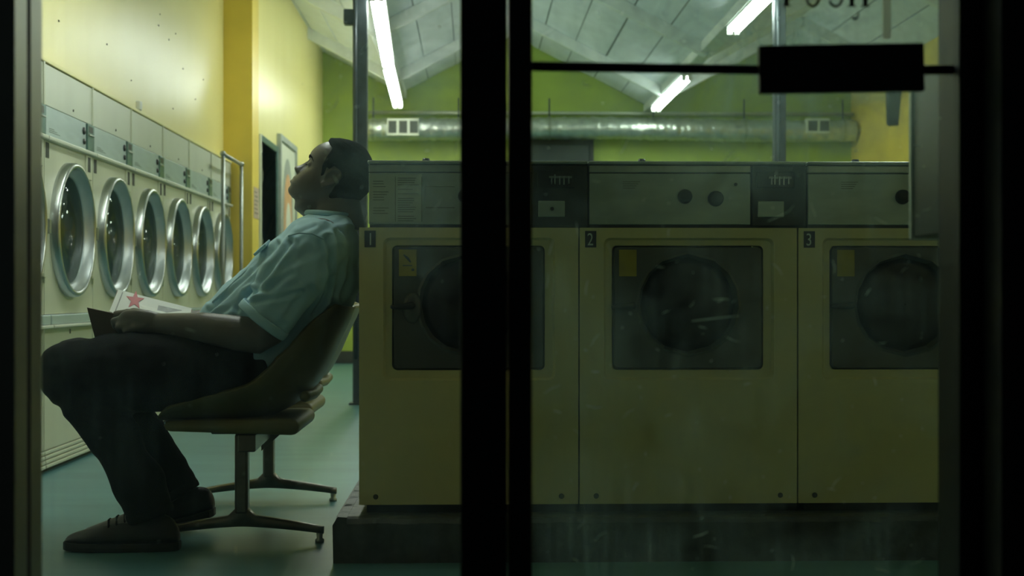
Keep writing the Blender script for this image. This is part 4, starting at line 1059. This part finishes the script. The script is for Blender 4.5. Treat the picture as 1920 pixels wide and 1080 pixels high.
# ---- shoes
def shoe(Y, heel, toe, lift, top):
    """heel and toe are floor points (x), lift raises the heel"""
    hx, tx = heel, toe; L = hx - tx
    up = G(); so = G(); ru = []; rs_ = []
    tab = [(0, .018, .026, .020), (.03, .030, .040, .030), (.12, .044, .052, .038), (.25, .050, .064, .042), (.40, .048, .082, .042), (.52, .046, .098, .040), (.64, .043, .112, .037), (.78, .040, .108, .036), (.90, .034, .098, .034), (.96, .028, .080, .028), (1.0, .016, .050, .018)]
    for (t, hw, h, _) in tab:
        x = tx + L * t; zb = lift * max(0, (t - .35) / .65) ** 1.3 + .004 * (1 - t) ** 4
        ru.append([(x, Y - hw, zb + .018), (x, Y - hw * 1.02, zb + .018 + h * .3), (x, Y - hw * .8, zb + h * .75), (x, Y - hw * .35, zb + h), (x, Y + hw * .35, zb + h), (x, Y + hw * .8, zb + h * .75), (x, Y + hw * 1.02, zb + .018 + h * .3), (x, Y + hw, zb + .018)])
        rs_.append([(x, Y - hw * 1.08, zb), (x, Y - hw * 1.12, zb + .012), (x, Y - hw * 1.05, zb + .024), (x, Y + hw * 1.05, zb + .024), (x, Y + hw * 1.12, zb + .012), (x, Y + hw * 1.08, zb)])
    up.rings(ru)
    o = obj('shoe', up, 'shoe_leather', man, smooth=True, label='dark leather shoe')
    sb = o.modifiers.new('sub', 'SUBSURF'); sb.levels = 1; sb.render_levels = 2
    obj('sole', so.rings(rs_), 'sole', o, smooth=False, bevel=.003)
    for k in range(4):
        t = .40 + .07 * k; x = tx + L * t; h = .080 + .009 * k
        zb = lift * max(0, (t - .35) / .65) ** 1.3
        obj('lace', G().tube([(x, Y - .030, zb + h * .86), (x - .004, Y - .012, zb + h + .006), (x - .006, Y + .012, zb + h + .006), (x, Y + .030, zb + h * .86)], .0032, 6, ends=True), 'sole', o, smooth=True)
    return o
shoe(NE, B(338, 1000, NE).x, B(122, 1000, NE).x, .0, None)
shoe(FA, B(403, 950, FA).x, B(222, 990, FA).x, .045, None)

# ================================================================== OPEN BOOK ON HIS LAP
bk = thing('open_book', 'open book with brown cover and a red star on its white page', 'book', tuple(B(215, 620, 4.05)))
def slab(q, t, nrm=None):
    n_ = (q[1] - q[0]).cross(q[3] - q[0]).normalized() if nrm is None else nrm
    return G().add(list(q) + [p + n_ * t for p in q], [(3,2,1,0),(4,5,6,7),(0,1,5,4),(1,2,6,5),(2,3,7,6),(3,0,4,7)])
# near cover: its brown outside faces the street
ctl = P(163, 577, 3.985); ctr = P(300, 606, 3.985); cbl = P(178, 634, 4.035); cbr = P(306, 640, 4.035)
obj('cover', slab([ctl, ctr, cbr, cbl], .003, Vector((0, 1, .3)).normalized()), 'cover_brown', bk)
# far page block: leans away, faces the street
ptl = P(222, 543, 4.235); ptr = P(359, 578, 4.225); pbl = P(199, 598, 4.07); pbr = P(350, 622, 4.06)
pn = (ptr - ptl).cross(pbl - ptl).normalized()
if pn.y > 0: pn = -pn
pg = obj('page', slab([ptl, ptr, pbr, pbl], .006, -pn), 'paper_white', bk)
obj('back_cover', slab([q - pn * .0065 for q in (ptl + Vector((-.003, 0, .003)), ptr + Vector((.004, 0, .002)), pbr, pbl)], .003, -pn), 'cover_brown', bk)
ex = (ptr - ptl).normalized(); ey = pn.cross(ex).normalized()
if ey.z < 0: ey = -ey
def on_page(px, py):
    d = (P(px, py, 4.1) - Vector((0, 0, CAMZ))); o_ = Vector((0, 0, CAMZ)); t_ = (ptl - o_).dot(pn) / d.dot(pn); return o_ + d * t_ + pn * .0008
def star_pts(px, py, R, r, n=5, rot=0.0):
    out = []
    for i in range(2 * n):
        rr = R if i % 2 == 0 else r; an = math.radians(90 + 180 * i / n) + rot; out.append(on_page(px + rr * math.cos(an), py - rr * math.sin(an)))
    return out
s_ = star_pts(253, 563.5, 18, 7.5, rot=-.12)
g = G(); c0 = on_page(253, 563.5); vs = [c0] + s_
g.add(vs, [(0, 1 + i, 1 + (i + 1) % 10) for i in range(10)]); g.add([p + pn * .0005 for p in vs], [(0, 1 + i, 1 + (i + 1) % 10) for i in range(10)])
obj('printed_star', g, 'star_red', pg, label='red five-pointed star')
obj('printed_picture', slab([on_page(297, 573), on_page(341, 582), on_page(338, 600), on_page(292, 592)], .0003, pn), 'photo_grey', pg, label='small grey photograph')
obj('printed_text', slab([on_page(204, 584), on_page(211, 586), on_page(210, 589), on_page(203, 587)], .0003, pn), 'print_dark', pg)
obj('page_fold', slab([on_page(229, 548), on_page(231, 549), on_page(215, 590), on_page(213, 589)], .0002, pn), 'photo_grey', pg)
